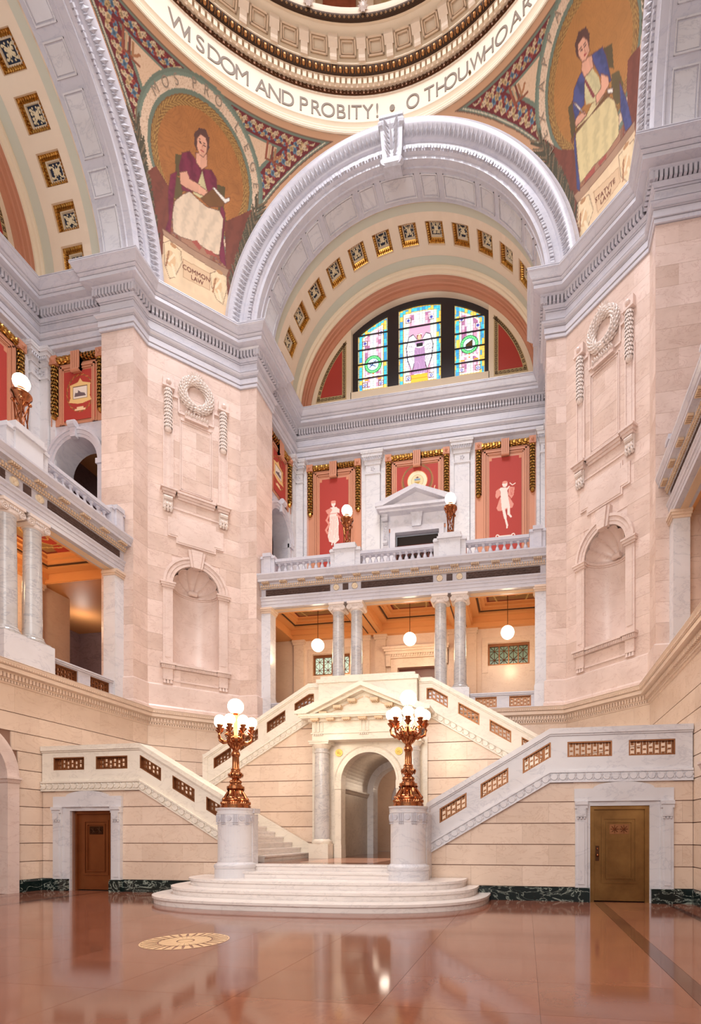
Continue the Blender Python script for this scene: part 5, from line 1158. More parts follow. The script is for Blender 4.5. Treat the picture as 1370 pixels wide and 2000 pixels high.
# ---------------- pendentive murals ----------------
RS=math.hypot(6.7,8.417)
def mural(side):
    P=Paint(-6.1,6.1,20.78,27.56,.0235,(222,186,152)); X,Z=P.X,P.Z
    zz=Z-Z0; rho2=RS*RS-zz*zz; D=np.sqrt(np.clip(rho2-X*X,.01,None))   # distance along the diagonal
    # plan coordinates relative to the arches: a=(D+X)/sqrt2 , b=(D-X)/sqrt2
    a=(D+X)/R2; b=(D-X)/R2
    keep=(a<=8.48)&(b<=8.48)&(X*X<rho2)
    rA=np.hypot(b,zz); rB=np.hypot(a,zz)   # radii in the two arch planes
    rng=np.random.RandomState(5); tes=rng.rand(*X.shape)
    def noise(sc,seed):
        r=np.random.RandomState(seed); g=r.rand(60,60); u=(X*sc)%59; v=(Z*sc)%59; i=u.astype(int); j=v.astype(int); fu=u-i; fv=v-j
        return (g[j,i]*(1-fu)*(1-fv)+g[j,(i+1)%60]*fu*(1-fv)+g[(j+1)%60,i]*(1-fu)*fv+g[(j+1)%60,(i+1)%60]*fu*fv)
    n1=noise(3,1)*.5+noise(7,2)*.5; n2=noise(14,3)
    dO=(27.56-Z)/.78   # distance along the sphere from the oculus
    dA=rA-6.7; dB=rB-6.7
    P.put(tes>.8,(206,164,128),.5)
    dm_=np.minimum(np.minimum(dA,dB),dO)
    P.put(dm_<.28,(206,158,120)); P.put((dm_>.28)&(dm_<.80),(112,122,104)); P.put((dm_>.35)&(dm_<.73),(112,36,38)); 
    for dist,al in ((dO,np.arctan2(X,D)*8.4),(dA,np.arctan2(zz,b)*6.9),(dB,np.arctan2(zz,a)*6.9)):
        band=(dm_>.36)&(dm_<.72)&(np.abs(dist-dm_)<.02)
        for ox,oy,r_,off in ((.0,.0,.085,0),(.5,.12,.06,3),(.5,-.12,.06,5),(.25,.09,.05,1),(.75,-.09,.05,2),(.25,-.1,.045,4),(.75,.1,.045,6)):
            t=al/.26+ox; cell_=np.floor(t).astype(int); f=(t-cell_-.5)*.26; m=band&(np.hypot(f,dist-.54-oy*.8)<r_*.95)
            cc=(cell_*3+off)%6
            for j,cl in enumerate(((206,170,124),(160,66,54),(206,176,134),(96,122,140),(186,150,100),(78,104,126) if ox==0 else (214,186,150))):
                P.put(m&(cc==j),cl); P.put(m&(cc==j)&(np.hypot(f,dist-.54-oy*.8)<r_*.45),tuple(int(x*.72) for x in cl))
    P.put((dm_>.31)&(dm_<.33),(214,200,170)); P.put((dm_>.26)&(dm_<.285),(120,86,66))
    # medallion
    cx,cz=.06,25.52; e=np.sqrt(((X-cx)/1.0)**2+((Z-cz)/.90)**2)
    below=Z<24.2
    P.put((e<2.10),(112,122,104)); P.put((e<2.03),(122,134,116)); P.put((e<1.96),(226,196,166)); P.put((e<1.96)&(tes>.7),(206,172,142)); P.put(e<1.74,(112,122,104)); P.put(e<1.64,(132,92,48))
    ang=np.arctan2(Z-cz,X-cx); P.put((e<1.62)&(e>1.42)&(((ang*1.6*14+np.abs(e-1.52)*34)%2)<1),(178,136,72))
    P.put(e<1.42,(170,108,54)); g=(e<1.42); P.C[g]*=(0.82+.42*n1[g])[:,None]; P.put(g&((((e*46)+n1*3)%1.0)<.25),(140,86,44),.35)
    if side=='R': P.put(g,(190,138,70),.35)
    # foliage ground below the medallion
    lowz=23.9; P.put((Z<lowz+.3*n1)&(e>2.1),(150,92,66),.75); P.put((Z<23.1)&(np.abs(X)>.9),(118,54,38),.8)
    cols=dict(dark=(128,68,50),bot=(238,200,160),face=(236,204,164),slab=(176,138,110),label=(226,190,150),chair=(96,78,44),lion=(104,86,50),robe=(128,44,66) if side=='L' else (82,84,134),skirt=(232,206,176) if side=='L' else (226,204,150),bodice=(216,200,150),skin=(226,166,136),skin2=(170,84,70),hair=(92,58,48),book=(120,80,42),page=(242,234,220),cherub=(240,212,170),strap=(140,66,66))
    MX=ML if side=='L' else MR
    for n,pts in [q_ for q_ in MX if q_[0]=='dark']+[('palm',0)]+[q_ for q_ in MX if q_[0]!='dark']:
        if n=='palm':
            rr=random.Random(4)
            for sx in (-1,1):
                for st in range(5):
                    x0,z0=sx*(1.35+.12*st),22.7+.42*st; 
                    for f in range(15):
                        t=f/14; L=.75-.25*abs(t-.4); bx_,bz_=x0+sx*.18*t*3*(.35),z0+t*1.1
                        for q in (-1,1):
                            an=PI/2-sx*.35+q*(.75-.3*t)+rr.uniform(-.1,.1); P.line((bx_,bz_),(bx_+L*.62*math.cos(an),bz_+L*.55*math.sin(an)),.045,(84,76,56) if (f+st)%3 else (126,104,78))
            continue
        m=P.pmask(pts); c=np.array(lin(cols[n])); 
        if n in ('bot','face'):  m&=~((e<1.42)&(Z>24.3))
        P.C[m]=c
        if n in ('robe','skirt','bodice','cherub','dark'):
            xs=[p[0] for p in pts]; f=np.sin((X-np.mean(xs))*(17+3*np.sin(Z*1.7))+np.sin(Z*2.2)*2.6+n2*3)*.5+.5; f=f**1.5; k={'dark':.25,'robe':.42}.get(n,.24); P.C[m]*=(1-k*f[m]*(.4+.6*n1[m]))[:,None]
        elif n in ('skin','hair','book','chair','lion','slab','face'): P.C[m]*=(.86+.28*n1[m])[:,None]
        # dark outline
        if n in ('robe','skirt','skin','slab','label','book','page','cherub'):
            for p,q in zip(pts,pts[1:]+pts[:1]): P.line(p,q,.024,(110,62,46) if n!='label' else (176,132,96),.7)
        if n=='cherub':
            cx_,cz_=np.mean([p[0] for p in pts]),np.mean([p[1] for p in pts]); P.ell(cx_,cz_+.38,.12,.13,(244,214,172)); P.ell(cx_+.02,cz_+.46,.11,.06,(190,140,96)); P.ell(cx_-.05,cz_,.16,.25,(226,186,140)); P.line((cx_+.05,cz_+.2),(cx_-.12,cz_-.1),.07,(246,220,182)); P.line((cx_,cz_-.15),(cx_+.1,cz_-.45),.08,(246,220,182)); P.line((cx_-.12,cz_+.2),(cx_-.2,cz_-.3),.05,(168,116,80))
    # features of the face
    fx,fz=[(p[0],p[1]) for p in [tuple(np.mean([q for q in pts],axis=0)) for n,pts in (ML if side=='L' else MR) if n=='skin'][1:2]][0]
    P.line((fx-.09,fz+.05),(fx-.03,fz+.04),.03,(60,34,30)); P.line((fx+.04,fz+.03),(fx+.10,fz+.03),.03,(60,34,30)); P.line((fx+.02,fz+.02),(fx+.03,fz-.06),.02,(186,110,88)); P.line((fx-.02,fz-.10),(fx+.05,fz-.11),.03,(168,50,50)); P.line((fx-.1,fz+.1),(fx-.02,fz+.09),.02,(96,60,50)); P.line((fx+.03,fz+.08),(fx+.1,fz+.08),.02,(96,60,50))
    # small emblem in the side fields: books / bust like forms
    for sx in (-1,1):
        x0,z0=sx*2.28,26.80
        for i in range(4): P.rect(x0-.2+.09*i,x0-.14+.09*i,z0-.14,z0+.2-.03*i,((150,80,56),(196,160,120),(120,60,44),(170,120,80))[i])
        P.line((x0-.2,z0-.17),(x0+.3,z0-.19),.05,(140,80,54)); P.line((x0+.17,z0-.1),(x0+.3,z0+.0),.05,(170,110,70))
    # second coordinate frame: side L sits on the north-west diagonal
    d=np.array([-1,1])/R2 if side=='L' else np.array([1,1])/R2; q=np.array([1,1])/R2 if side=='L' else np.array([1,-1])/R2
    def fn(X,Z):
        zz=Z-Z0; D=np.sqrt(np.clip(RS*RS-zz*zz-X*X,.01,None)); return np.stack([d[0]*D+q[0]*X,d[1]*D+q[1]*X,Z],-1)
    lab='mosaic mural of seated woman in maroon robe above the COMMON LAW plaque' if side=='L' else 'mosaic mural of seated woman in blue shawl above the STATVTE LAW plaque'
    t=thing('pendentive_mural',lab,'mural',(0,0,Z0),0,None)
    me=P.mesh('painted_surface',PAINT,fn,keep)
    for v in (0,): pass
    o=ob('painted_surface',me,t); o.location=(0,0,-Z0)
    # painted lettering
    def word(txt,x,z,size,rotd,col,sxq=1.0):
        vs,fs=text_polys(txt,size); c,s_=math.cos(rotd),math.sin(rotd); V=[]
        for a_,b_,_ in vs:
            a_*=sxq; u=x+a_*c-b_*s_; w=z+a_*s_+b_*c; zz=w-Z0; D=math.sqrt(RS*RS-zz*zz-u*u)-.012; V.append((d[0]*D+q[0]*u,d[1]*D+q[1]*u,w))
        me=bpy.data.meshes.new('lettering'); me.from_pydata(V,[],fs); me.materials.append(col); o=ob('lettering',me,t); o.location=(0,0,-Z0)
    dk=mat('plaque_letters',(120,58,44),.7); gr=mat('ring_letters',(150,130,110),.7)
    if side=='L':
        word('COMMON',.06,22.62,.205,.05,dk,1.0); word('LAW',.09,22.42,.20,.04,dk)
        arc=[(c_,a_) for c_,a_ in zip('MOS',(146,133,121))]+[(c_,a_) for c_,a_ in zip('PRO',(103,91,79))]+[(c_,a_) for c_,a_ in zip('LEGE',(57,42,28,14))]
    else:
        word('STATVTE',-.19,22.63,.19,-.09,dk,1.0); word('LAW',-.19,22.45,.19,-.08,dk)
        arc=[(c_,a_) for c_,a_ in zip('LEX',(196,181,168))]+[(c_,a_) for c_,a_ in zip('APPARET',(148,134,121,108,94,80,66))]
    for c_,a_ in arc:
        A=math.radians(a_); word(c_,cx+1.78*math.cos(A),cz+1.78*.9*math.sin(A),.30,A-PI/2,gr)
    return t
mural('L'); mural('R')
# ---------------- stained glass (window_1) ----------------
wn=struct('window_1')
ZB=22.0
fr=MB(); xs=[-3.17+6.34*i/48 for i in range(49)]
top=[(x,Z0+math.sqrt(5.2**2-x*x)) for x in xs]
fr.prism([(x,z) for x,z in top]+[(x,z-.24-.02*abs(x)) for x,z in top[::-1]],13.0,13.12,'y'); fr.box(-3.17,3.17,13.0,13.12,21.9,22.06)
for a,b in ((-3.17,-2.93),(-1.5,-.98),(1.0,1.62),(2.98,3.17)): fr.prism([(a,21.9),(b,21.9),(b,Z0+math.sqrt(5.2**2-b*b)-.05),(a,Z0+math.sqrt(5.2**2-a*a)-.05)],12.99,13.12,'y')
fr.build('window_frame',BLACKM,wn)
G=Paint(-2.95,3.0,22.04,25.8,.0165,(236,240,232)); X,Z=G.X,G.Z
top_=Z0+np.sqrt(np.clip(4.95**2-X*X,0,None)); rr=np.random.RandomState(2); 
gx=((X+3)/.13).astype(int); gz=((Z-22)/.21+((gx%2)*.5)).astype(int); cell=rr.rand(80,60)[gx%80,gz%60]
G.put(cell>.6,(214,232,214)); G.put(cell>.8,(226,214,232)); G.put(cell<.12,(206,226,240))
for x0,x1 in ((-2.93,-1.5),(-.98,1.0),(1.62,2.98)):
    m=(X>=x0)&(X<=x1); db=np.minimum(np.minimum(X-x0,x1-X),np.minimum(Z-22.06,top_-Z)); xc=(x0+x1)/2
    pk=m&(np.abs(np.abs(X-xc)-.3*(x1-x0)/1.6)<.12)&(db>.3); G.put(pk,(206,150,176)); G.put(pk&(cell>.6),(226,186,204)); G.put(pk&(cell<.2),(168,110,150))
    G.put(m&(db<.26),(244,244,214)); G.put(m&(db<.21),(70,190,214)); G.put(m&(db<.21)&(cell>.7),(60,150,200)); G.put(m&(db<.21)&(cell<.25),(232,196,90)); G.put(m&(np.abs(db-.215)<.014),(196,160,60)); G.put(m&(db<.035),(186,150,60))
    for sx in (-1,1):
        for zc in (22.5,):
            bx_=xc+sx*(x1-x0)*.27; G.rect(bx_-.12,bx_+.12,zc-.12,zc+.12,(120,70,60)); G.rect(bx_-.095,bx_+.095,zc-.095,zc+.095,(240,240,250)); G.ell(bx_,zc,.07,.07,(80,80,170)); G.ell(bx_,zc,.03,.03,(240,240,250))
        bx_=xc+sx*(x1-x0)*.27; zt=Z0+math.sqrt(4.95**2-bx_**2)-.55; G.rect(bx_-.12,bx_+.12,zt-.12,zt+.12,(120,70,60)); G.rect(bx_-.095,bx_+.095,zt-.095,zt+.095,(240,240,250)); G.ell(bx_,zt,.07,.07,(80,80,170))
# leading
G.put(((X+3)%.13<.014)|((Z-22+((gx%2)*.105))%.21<.014),(70,70,80),.75)
# robed winged figure
c=.0
G.put((np.abs(X-c)<.5)&(Z>23.0)&(Z<24.9)&(Z<top_-.4),(206,160,186))
for sx in (-1,1):
    G.poly([(c+sx*.12,24.25),(c+sx*.3,24.5),(c+sx*.52,24.4),(c+sx*.64,23.9),(c+sx*.58,23.3),(c+sx*.34,22.75),(c+sx*.22,23.2),(c+sx*.2,23.8)],(70,60,80)); G.poly([(c+sx*.14,24.22),(c+sx*.3,24.45),(c+sx*.49,24.36),(c+sx*.6,23.9),(c+sx*.54,23.34),(c+sx*.36,22.85),(c+sx*.25,23.2),(c+sx*.22,23.8)],(244,240,248))
    for i in range(7): G.line((c+sx*(.2+.05*i),24.2-.02*i),(c+sx*(.3+.045*i),22.95+.13*i),.014,(80,70,92))
    for i in range(4): G.line((c+sx*.2,24.1-.2*i),(c+sx*.58,24.2-.24*i),.012,(110,100,120))
G.poly([(c-.2,24.1),(c+.2,24.1),(c+.24,23.6),(c+.26,23.0),(c+.34,22.66),(c-.34,22.66),(c-.26,23.0),(c-.24,23.6)],(186,150,190)); 
for i in range(8): G.line((c-.17+.05*i,23.9),(c-.28+.08*i,22.68),.016,(96,66,110))
G.ell(c-.02,24.34,.12,.15,(120,62,40)); G.ell(c-.01,24.31,.085,.12,(226,180,150)); G.line((c-.12,24.44),(c+.1,24.45),.03,(240,240,250))
G.line((c-.28,23.95),(c-.02,23.86),.09,(236,226,236)); G.line((c+.28,23.95),(c+.02,23.86),.09,(236,226,236)); G.rect(c-.15,c+.15,23.88,24.06,(40,40,44))
G.poly([(c-.42,22.62),(c+.38,22.62),(c+.36,22.5),(c+.4,22.3),(c-.42,22.3),(c-.38,22.5)],(232,176,50)); G.rect(c-.4,c+.38,22.44,22.47,(150,90,20))
for xc,kind in ((-2.21,0),(2.28,1)):
    zc=23.42 if kind==0 else 23.6
    G.ell(xc,zc,.42,.42,(20,60,40)); G.ell(xc,zc,.40,.40,(60,168,96)); 
    for i in range(22): G.ell(xc+.34*math.cos(i*.2856),zc+.34*math.sin(i*.2856),.04,.04,(120,214,140))
    G.ell(xc,zc,.28,.28,(30,80,60)); G.ell(xc,zc,.265,.265,(196,226,244)); G.rect(xc-.04,xc+.04,zc-.6,zc-.4,(180,110,40))
    if kind==0: G.line((xc-.16,zc-.12),(xc+.14,zc+.16),.04,(40,50,110)); G.line((xc-.16,zc+.02),(xc+.12,zc-.1),.035,(40,50,110)); G.line((xc+.02,zc+.16),(xc+.16,zc+.05),.03,(40,50,110))
    else: G.poly([(xc-.17,zc-.2),(xc+.15,zc-.2),(xc+.15,zc+.22),(xc-.17,zc+.02)],(70,50,30)); 
    G.pline([(xc-.4,zc-.62),(xc-.28,zc-.5),(xc+.28,zc-.5),(xc+.4,zc-.62)],.09,(240,240,226)); G.rect(xc-.42,xc-.22,zc-.72,zc-.66,(214,150,40)); G.rect(xc+.22,xc+.42,zc-.72,zc-.66,(214,150,40))
keep=(Z<Z0+np.sqrt(np.clip(5.1**2-X*X,0,None)))
ob('stained_glass',G.mesh('stained_glass',GLASSP,lambda X,Z:np.stack([X,X*0+13.06,Z],-1),keep),wn)
b=MB()
for z in (22.78,23.45,24.12,24.79):
    for x0,x1 in ((-2.95,-1.48),(-1.0,1.02),(1.6,3.0)):
        h=lambda x:Z0+math.sqrt(5.1**2-x*x)
        if z<min(h(x0),h(x1)): b.box(x0,x1,13.0,13.05,z-.015,z+.015)
b.build('saddle_bar',BLACKM,wn)
# ---------------- entrance steps ----------------
def sup(hw,dy,n=40,p=3.0,o=0):
    pts=[]
    for i in range(n+1):
        t=PI*i/n; c,s=math.cos(t),math.sin(t)
        pts.append(((hw+o)*math.copysign(abs(c)**(2/p),c),2.11-(dy+o)*abs(s)**(2/p)))
    return pts
es=thing('entrance_steps','three low rounded marble steps in front of the staircase','steps',(0,1.0,0))
es.location=(0,0,0)
for hw,dy,z in ((3.94,2.68,0),(3.67,2.19,.167),(3.39,1.70,.333)):
    b=MB().prism(sup(hw,dy),z,z+.115,'z').build('riser',STEPM,es); MB().prism(sup(hw,dy,o=.035),z+.115,z+.167,'z').build('tread',STEPM,es)
s2=thing('upper_steps','two straight marble steps between the lamp pedestals','steps',(0,0,0))
for x0,x1,y0,z in ((-1.85,1.85,1.12,.5),(-1.85,1.85,1.5,.655)): MB().box(x0,x1,y0+.03,5.4,z,z+.11).build('riser',STEPM,s2); MB().box(x0,x1,y0,5.4,z+.11,z+.155).build('tread',STEPM,s2)
m_=MB().box(-1.9,1.9,1.9,9.2,.805,.814); pf=mstruct('floor_platform',m_,FLOORM)
MB().box(-1.0,1.0,2.6,5.2,.812,.816).build('floor_inlay',mat('pink_inlay',(206,150,124),.15,mott=.2),pf)
def flight(side):
    nm='left' if side<0 else 'right'
    t=thing('stair_flight','lower marble stair flight rising to the %s behind the lamp pedestal'%nm,'stairs',(side*1.95,3.7,.81),0)
    for i in range(13):
        x=1.95+.29*i; z=.81+.165*i; m_=MB(); a,b=sorted((side*(x),side*(5.6))); m_.box(a-side*1.95,b-side*1.95,-1.25,1.62,z-.81,z-.81+.12); a,b=sorted((side*(x-.03),side*(5.6))); m_.box(a-side*1.95,b-side*1.95,-1.25,1.62,z-.81+.12,z-.81+.165); m_.build('step',STEPM,t)
    # skirting against the rear wall
    m_=MB(); m_.prism([(side*(1.75-1.95),0),(side*(1.75-1.95),.33),(side*(5.6-1.95),2.45),(side*(5.6-1.95),0)],1.56,1.62,'y'); m_.build('skirting',STAIR,t)
    l=thing('stair_landing','half landing slab at the %s end of the lower flight'%nm,'landing',(side*6.9,4.7,2.82),0); m_=MB().box(-1.5,1.5,-2.3,3.6,-.1,.13); m_.build('slab',STEPM,l)
    u=thing('stair_flight','upper marble stair flight from the %s landing up to the central landing'%nm,'stairs',(side*5.6,6.5,2.95),0)
    for i in range(14):
        x=5.6-.27*i; z=2.95+.17*i; a,b=sorted((side*x,side*1.9)); m_=MB().box(a-side*5.6,b-side*5.6,-.95,1.2,z-2.95,z-2.95+.17); m_.build('step',STEPM,u)
flight(-1); flight(1)
m_=MB().box(-1.95,1.95,5.5,8.45,5.2,5.33); c=thing('central_landing','central upper landing slab behind the pediment','landing',(0,6.9,5.2),0); m_=MB().box(-1.95,1.95,-1.4,1.5,0,.13); m_.build('slab',STEPM,c)
# ---------------- landing walls with parapets ----------------
SL=.582
def para(parent,side,y0,pts,sl,corner,end,level_to,secs,wallbottom,lo_open,seam):
    pass
def z_low(x): return 3.96 if x>=5.33 else 3.96-SL*(5.33-x)      # rail top of lower parapets
def z_up(x):  return 6.30 if x<=1.98 else 6.30-.588*(x-1.98)       # rail top of upper parapets
def strip(mb,side,zf,x0,x1,w0,w1,y0,y1,brk):
    xs=[x0]+[b for b in brk if x0<b<x1]+[x1]
    poly=[(side*x,zf(x)+w0) for x in xs]+[(side*x,zf(x)+w1) for x in xs[::-1]]; mb.prism(poly,y0,y1,'y')
def parapet(nm,label,side,zf,brk,x0,x1,yf,th,opens,ends=()):  # lower pair: marble tone carries the light at left, the shade at right
    t=thing('stair_parapet',label,'parapet',(side*(x0+x1)/2,yf+th/2,zf((x0+x1)/2)-1.2),0,None); off=Vector(t.location)
    T=Matrix.Translation(-off)
    def mb(): m=MB(); m.M=T; return m
    m_=mb(); strip(m_,side,zf,x0,x1,-.13,0,yf-.06,yf+th+.06,brk); strip(m_,side,zf,x0,x1,-.17,-.13,yf-.03,yf+th+.03,brk); m_.build('coping',STAIR if nm=='u' or side<0 else GREYT,t)
    m_=mb(); strip(m_,side,zf,x0,x1,-.31,-.17,yf,yf+th,brk); strip(m_,side,zf,x0,x1,-.97,-.66,yf,yf+th,brk)
    cur=x0
    for a,b in opens: strip(m_,side,zf,cur,a,-.66,-.31,yf,yf+th,brk); cur=b
    strip(m_,side,zf,cur,x1,-.66,-.31,yf,yf+th,brk); m_.build('panel',STAIR if nm=='u' or side<0 else GREYT,t)
    for a,b in opens:
        g=mb(); fn=lambda u,w,p:(side*u,p,zf(u)+w); pattern_grille(g,fn,a+.03,b-.03,-.63,-.34,yf+.10,yf+.15)
        for p0,p1,q0,q1 in ((a,a+.03,-.66,-.31),(b-.03,b,-.66,-.31),(a,b,-.66,-.63),(a,b,-.34,-.31)): strip(g,side,zf,p0,p1,q0,q1,yf+.01,yf+.2,brk)
        g.build('grille',GRILLE,t)
    m_=mb(); strip(m_,side,zf,x0,x1,-1.02,-.97,yf-.06,yf+th,brk); strip(m_,side,zf,x0,x1,-1.2,-1.02,yf-.025,yf+th,brk); strip(m_,side,zf,x0,x1,-1.24,-1.2,yf-.05,yf+th,brk); m_.build('string_band',STAIR if nm=='u' or side<0 else GREYT,t)
    d=mb(); n=int((x1-x0)/.19)
    for i in range(n):
        x=x0+(i+.5)*(x1-x0)/n; z=zf(x)-1.11; d.add([(side*x+.075*math.cos(2*PI*j/10),yf-.055,z+.075*math.sin(2*PI*j/10)) for j in range(10)]+[(side*x+.08*math.cos(2*PI*j/10),yf-.02,z+.08*math.sin(2*PI*j/10)) for j in range(10)],[tuple(range(10))]+[(j,(j+1)%10,10+(j+1)%10,10+j) for j in range(10)])
        xx=x+(x1-x0)/n/2; z=zf(xx)-1.11
        for q in (-1,1): d.leaf((side*xx,yf-.03,z+q*.045),(0,0,q),(0,-1,0),.09,.06,.02)
    d.build('guilloche',GREYT if nm!='u' and side>0 else STAIR,t)
    for e in ends: m_=mb(); m_.box(*e); m_.build('newel',STAIR if nm=='u' or side<0 else GREYT,t)
    return t
for side,nm in ((-1,'left'),(1,'right')):
    parapet('l','%s lower stair parapet with bronze grilles, sloping down to the %s lamp pedestal'%('lit-toned white' if side<0 else 'shade-toned grey',nm),side,z_low,[5.33],2.44,8.40,2.11,.34,[(2.75,3.40),(3.73,4.38),(4.71,5.35),(5.72,6.70),(7.06,8.04)])
    ux0=1.58
    parapet('u','%s upper stair parapet with bronze grilles, descending outward from the central podium'%nm,side,z_up,[1.98],ux0,5.62,5.33,.32,[(1.81,2.47),(2.78,3.42),(3.72,4.36),(4.66,5.30)],
        ends=[tuple([*sorted((side*5.5,side*5.68)),5.30,5.70,2.95,z_up(5.62)+.02])])
    # rusticated wall under the lower parapet
    w=struct('wall_landing_'+('west' if side<0 else 'east'))
    hp=lambda s:[(-SL*s,1,3.96-SL*5.33-1.24),(0,1,2.72)]
    # z<= z_low(x)-1.24  ->  z - SL*x <= 3.96-SL*5.33-1.24
    def fn(u,z,d): return (side*u,2.11+.03+ (d),z)
    blocks_r=[]
    zs=[.32,.81,1.30,1.79,2.28,2.72]
    HP=[(-SL,1,3.96-SL*5.33-1.235),(0,1,2.725)]
    blocks(w,courses(2.30,5.90,zs,1.25),fn,.08,WARM,hp=HP,gap=.010)
    blocks(w,courses(7.98,8.41,zs,1.25),fn,.08,WARM,hp=HP,gap=.010)
    core=MB(); z5=lambda x:z_low(x)-1.235
    core.prism([(side*2.3,0),(side*6.16,0),(side*6.16,2.72),(side*5.33,2.72),(side*2.3,z5(2.3))],2.11+.055,2.44,'y'); core.box(*sorted((side*7.46,side*8.41)),2.165,2.44,0,2.72); core.box(*sorted((side*6.1,side*7.5)),2.165,2.44,2.22,2.72)
    core.build('wall_core',JOINT,w)
    bl=MB()
    for a,b in ((2.3,5.86),(8.0,8.40)): a_,b_=sorted((side*a,side*b)); bl.box(a_,b_,2.08,2.2,0,.28).box(a_,b_,2.10,2.2,.28,.32)
    for a,b in ((5.86,6.2),(7.52,8.0)): a_,b_=sorted((side*a,side*b)); bl.box(a_,b_,2.0,2.3,0,.28).box(a_,b_,2.03,2.3,.28,.32)
    MB().box(*sorted((side*5.86,side*8.0)),2.135,2.3,2.3,2.72).build('stone_block',WARM,w)
    bo=bl.build('baseboard_landing_'+('west' if side<0 else 'east'),VERDE); bo['kind']='structure'
    # door surround
    m_=MB()
    for a,b in ((5.88,6.10),(7.80,8.0)): a_,b_=sorted((side*(a if a<7 else 7.56),side*(b if a<7 else 7.76)))
    for c in (6.02,7.86):
        a_,b_=sorted((side*(c-.13),side*(c+.13))); m_.box(a_,b_,2.05,2.2,.32,2.12); a_,b_=sorted((side*(c-.07),side*(c+.07))); m_.box(a_,b_,2.03,2.2,.4,1.8)
        a_,b_=sorted((side*(c-.14),side*(c+.14))); m_.box(a_,b_,2.01,2.2,2.12,2.2).box(a_,b_,1.98,2.2,2.2,2.28); a_,b_=sorted((side*(c-.10),side*(c+.10))); m_.box(a_,b_,2.0,2.2,1.93,2.12)
        m_.add([(side*c+.08*math.cos(2*PI*i/12),1.985,2.03+.08*math.sin(2*PI*i/12)) for i in range(12)],[tuple(range(12))])
        for i in range(3): m_.sphere((side*c-.07+.07*i,2.03,1.9),.03,6,4)
    a_,b_=sorted((side*6.16,side*6.22))
    for a,b in ((6.12,6.22),(7.5,7.74)): a_,b_=sorted((side*a,side*b)); m_.box(a_,b_,2.10,2.5,0 if True else 0,2.24)
    a_,b_=sorted((side*6.12,side*7.74)); m_.box(a_,b_,2.10,2.5,2.18,2.3)
    pl=[(side*5.87,2.28),(side*8.0,2.28),(side*8.0,2.57),(side*7.66,2.57)]+[(side*(6.94+.66*math.cos(PI*i/10)),2.57+.15*math.sin(PI*i/10)) for i in range(11)]+[(side*5.87,2.57)]
    m_.prism(pl,2.06,2.3,'y'); 
    for a,b in ((6.25,6.75),(7.1,7.6)): a_,b_=sorted((side*a,side*b)); m_.box(a_,b_,2.04,2.2,2.28,2.31)
    m_.build('door_surround',GREYT,w)
    # door
    dn=struct('door_1' if side<0 else 'door_2'); DM=DOORL if side<0 else DOORR
    a_,b_=sorted((side*6.22,side*7.5)); yd=2.30 if side<0 else 2.22
    MB().box(a_,b_,yd,yd+.08,0.02,2.18).build('door_slab',DM,dn)
    m_=MB(); w_=.09
    for p in ((a_,a_+w_,0,2.2),(b_-w_,b_,0,2.2),(a_,b_,2.1,2.2)): m_.box(p[0],p[1],yd-.07,yd+.05,p[2],p[3])
    m_.build('door_frame',DM,dn)
    m_=MB(); xa,xb,za,zb_=a_+.26,b_-.24,.42,1.93
    for o,wd,p in ((0,.05,.03),(.1,.03,.035)):
        m_.box(xa+o,xa+o+wd,yd-p,yd,za+o,zb_-o).box(xb-o-wd,xb-o,yd-p,yd,za+o,zb_-o).box(xa+o,xb-o,yd-p,yd,za+o,za+o+wd).box(xa+o,xb-o,yd-p,yd,zb_-o-wd,zb_-o)
    m_.build('door_panel',DM,dn)
    m_=MB(); xc=(xa+xb)/2; m_.box(xc-.21,xc+.21,yd-.012,yd,1.54,1.76)
    for q in (-.1,.1):
        for j in range(4): a=j*PI/4; m_.tube([(xc+q-.09*math.cos(a),yd-.015,1.65-.09*math.sin(a)),(xc+q+.09*math.cos(a),yd-.015,1.65+.09*math.sin(a))],.009,4)
    m_.build('door_vent',BRONZED if side<0 else GRILLE,dn)
    if side>0:
        m_=MB(); m_.box(a_+.13,a_+.21,yd-.02,yd,.93,1.27); m_.build('handle_plate',BRONZED,dn); m_=MB(); m_.sphere((a_+.17,yd-.06,1.06),.035,10,8); m_.tube([(a_+.17,yd,1.06),(a_+.17,yd-.06,1.06)],.015,6); m_.tube([(a_+.17,yd-.03,1.18),(a_+.17,yd-.01,1.22)],.02,6); m_.build('door_handle',BRONZE,dn,True)
    # rear wall under upper parapet (rusticated)
    w=struct('wall_stair_'+('west' if side<0 else 'east'))
    zs=[.81,1.29,1.785,2.27,2.76,3.25,3.78,4.33,4.9,5.3]
    def fn2(u,z,d): return (side*u,5.345+.02+d,z)
    HP=[(.588,1,6.30+.588*1.98-1.235),(0,1,5.07)]
    blocks(w,courses(1.78,5.55,zs,1.3),fn2,.07,WARM,hp=HP,gap=.012)
    core=MB(); core.prism([(side*1.7,.8),(side*5.6,.8),(side*5.6,z_up(5.6)-1.235),(side*1.98,5.065),(side*1.7,5.065)],5.39,5.6,'y').build('wall_core',JOINT,w)
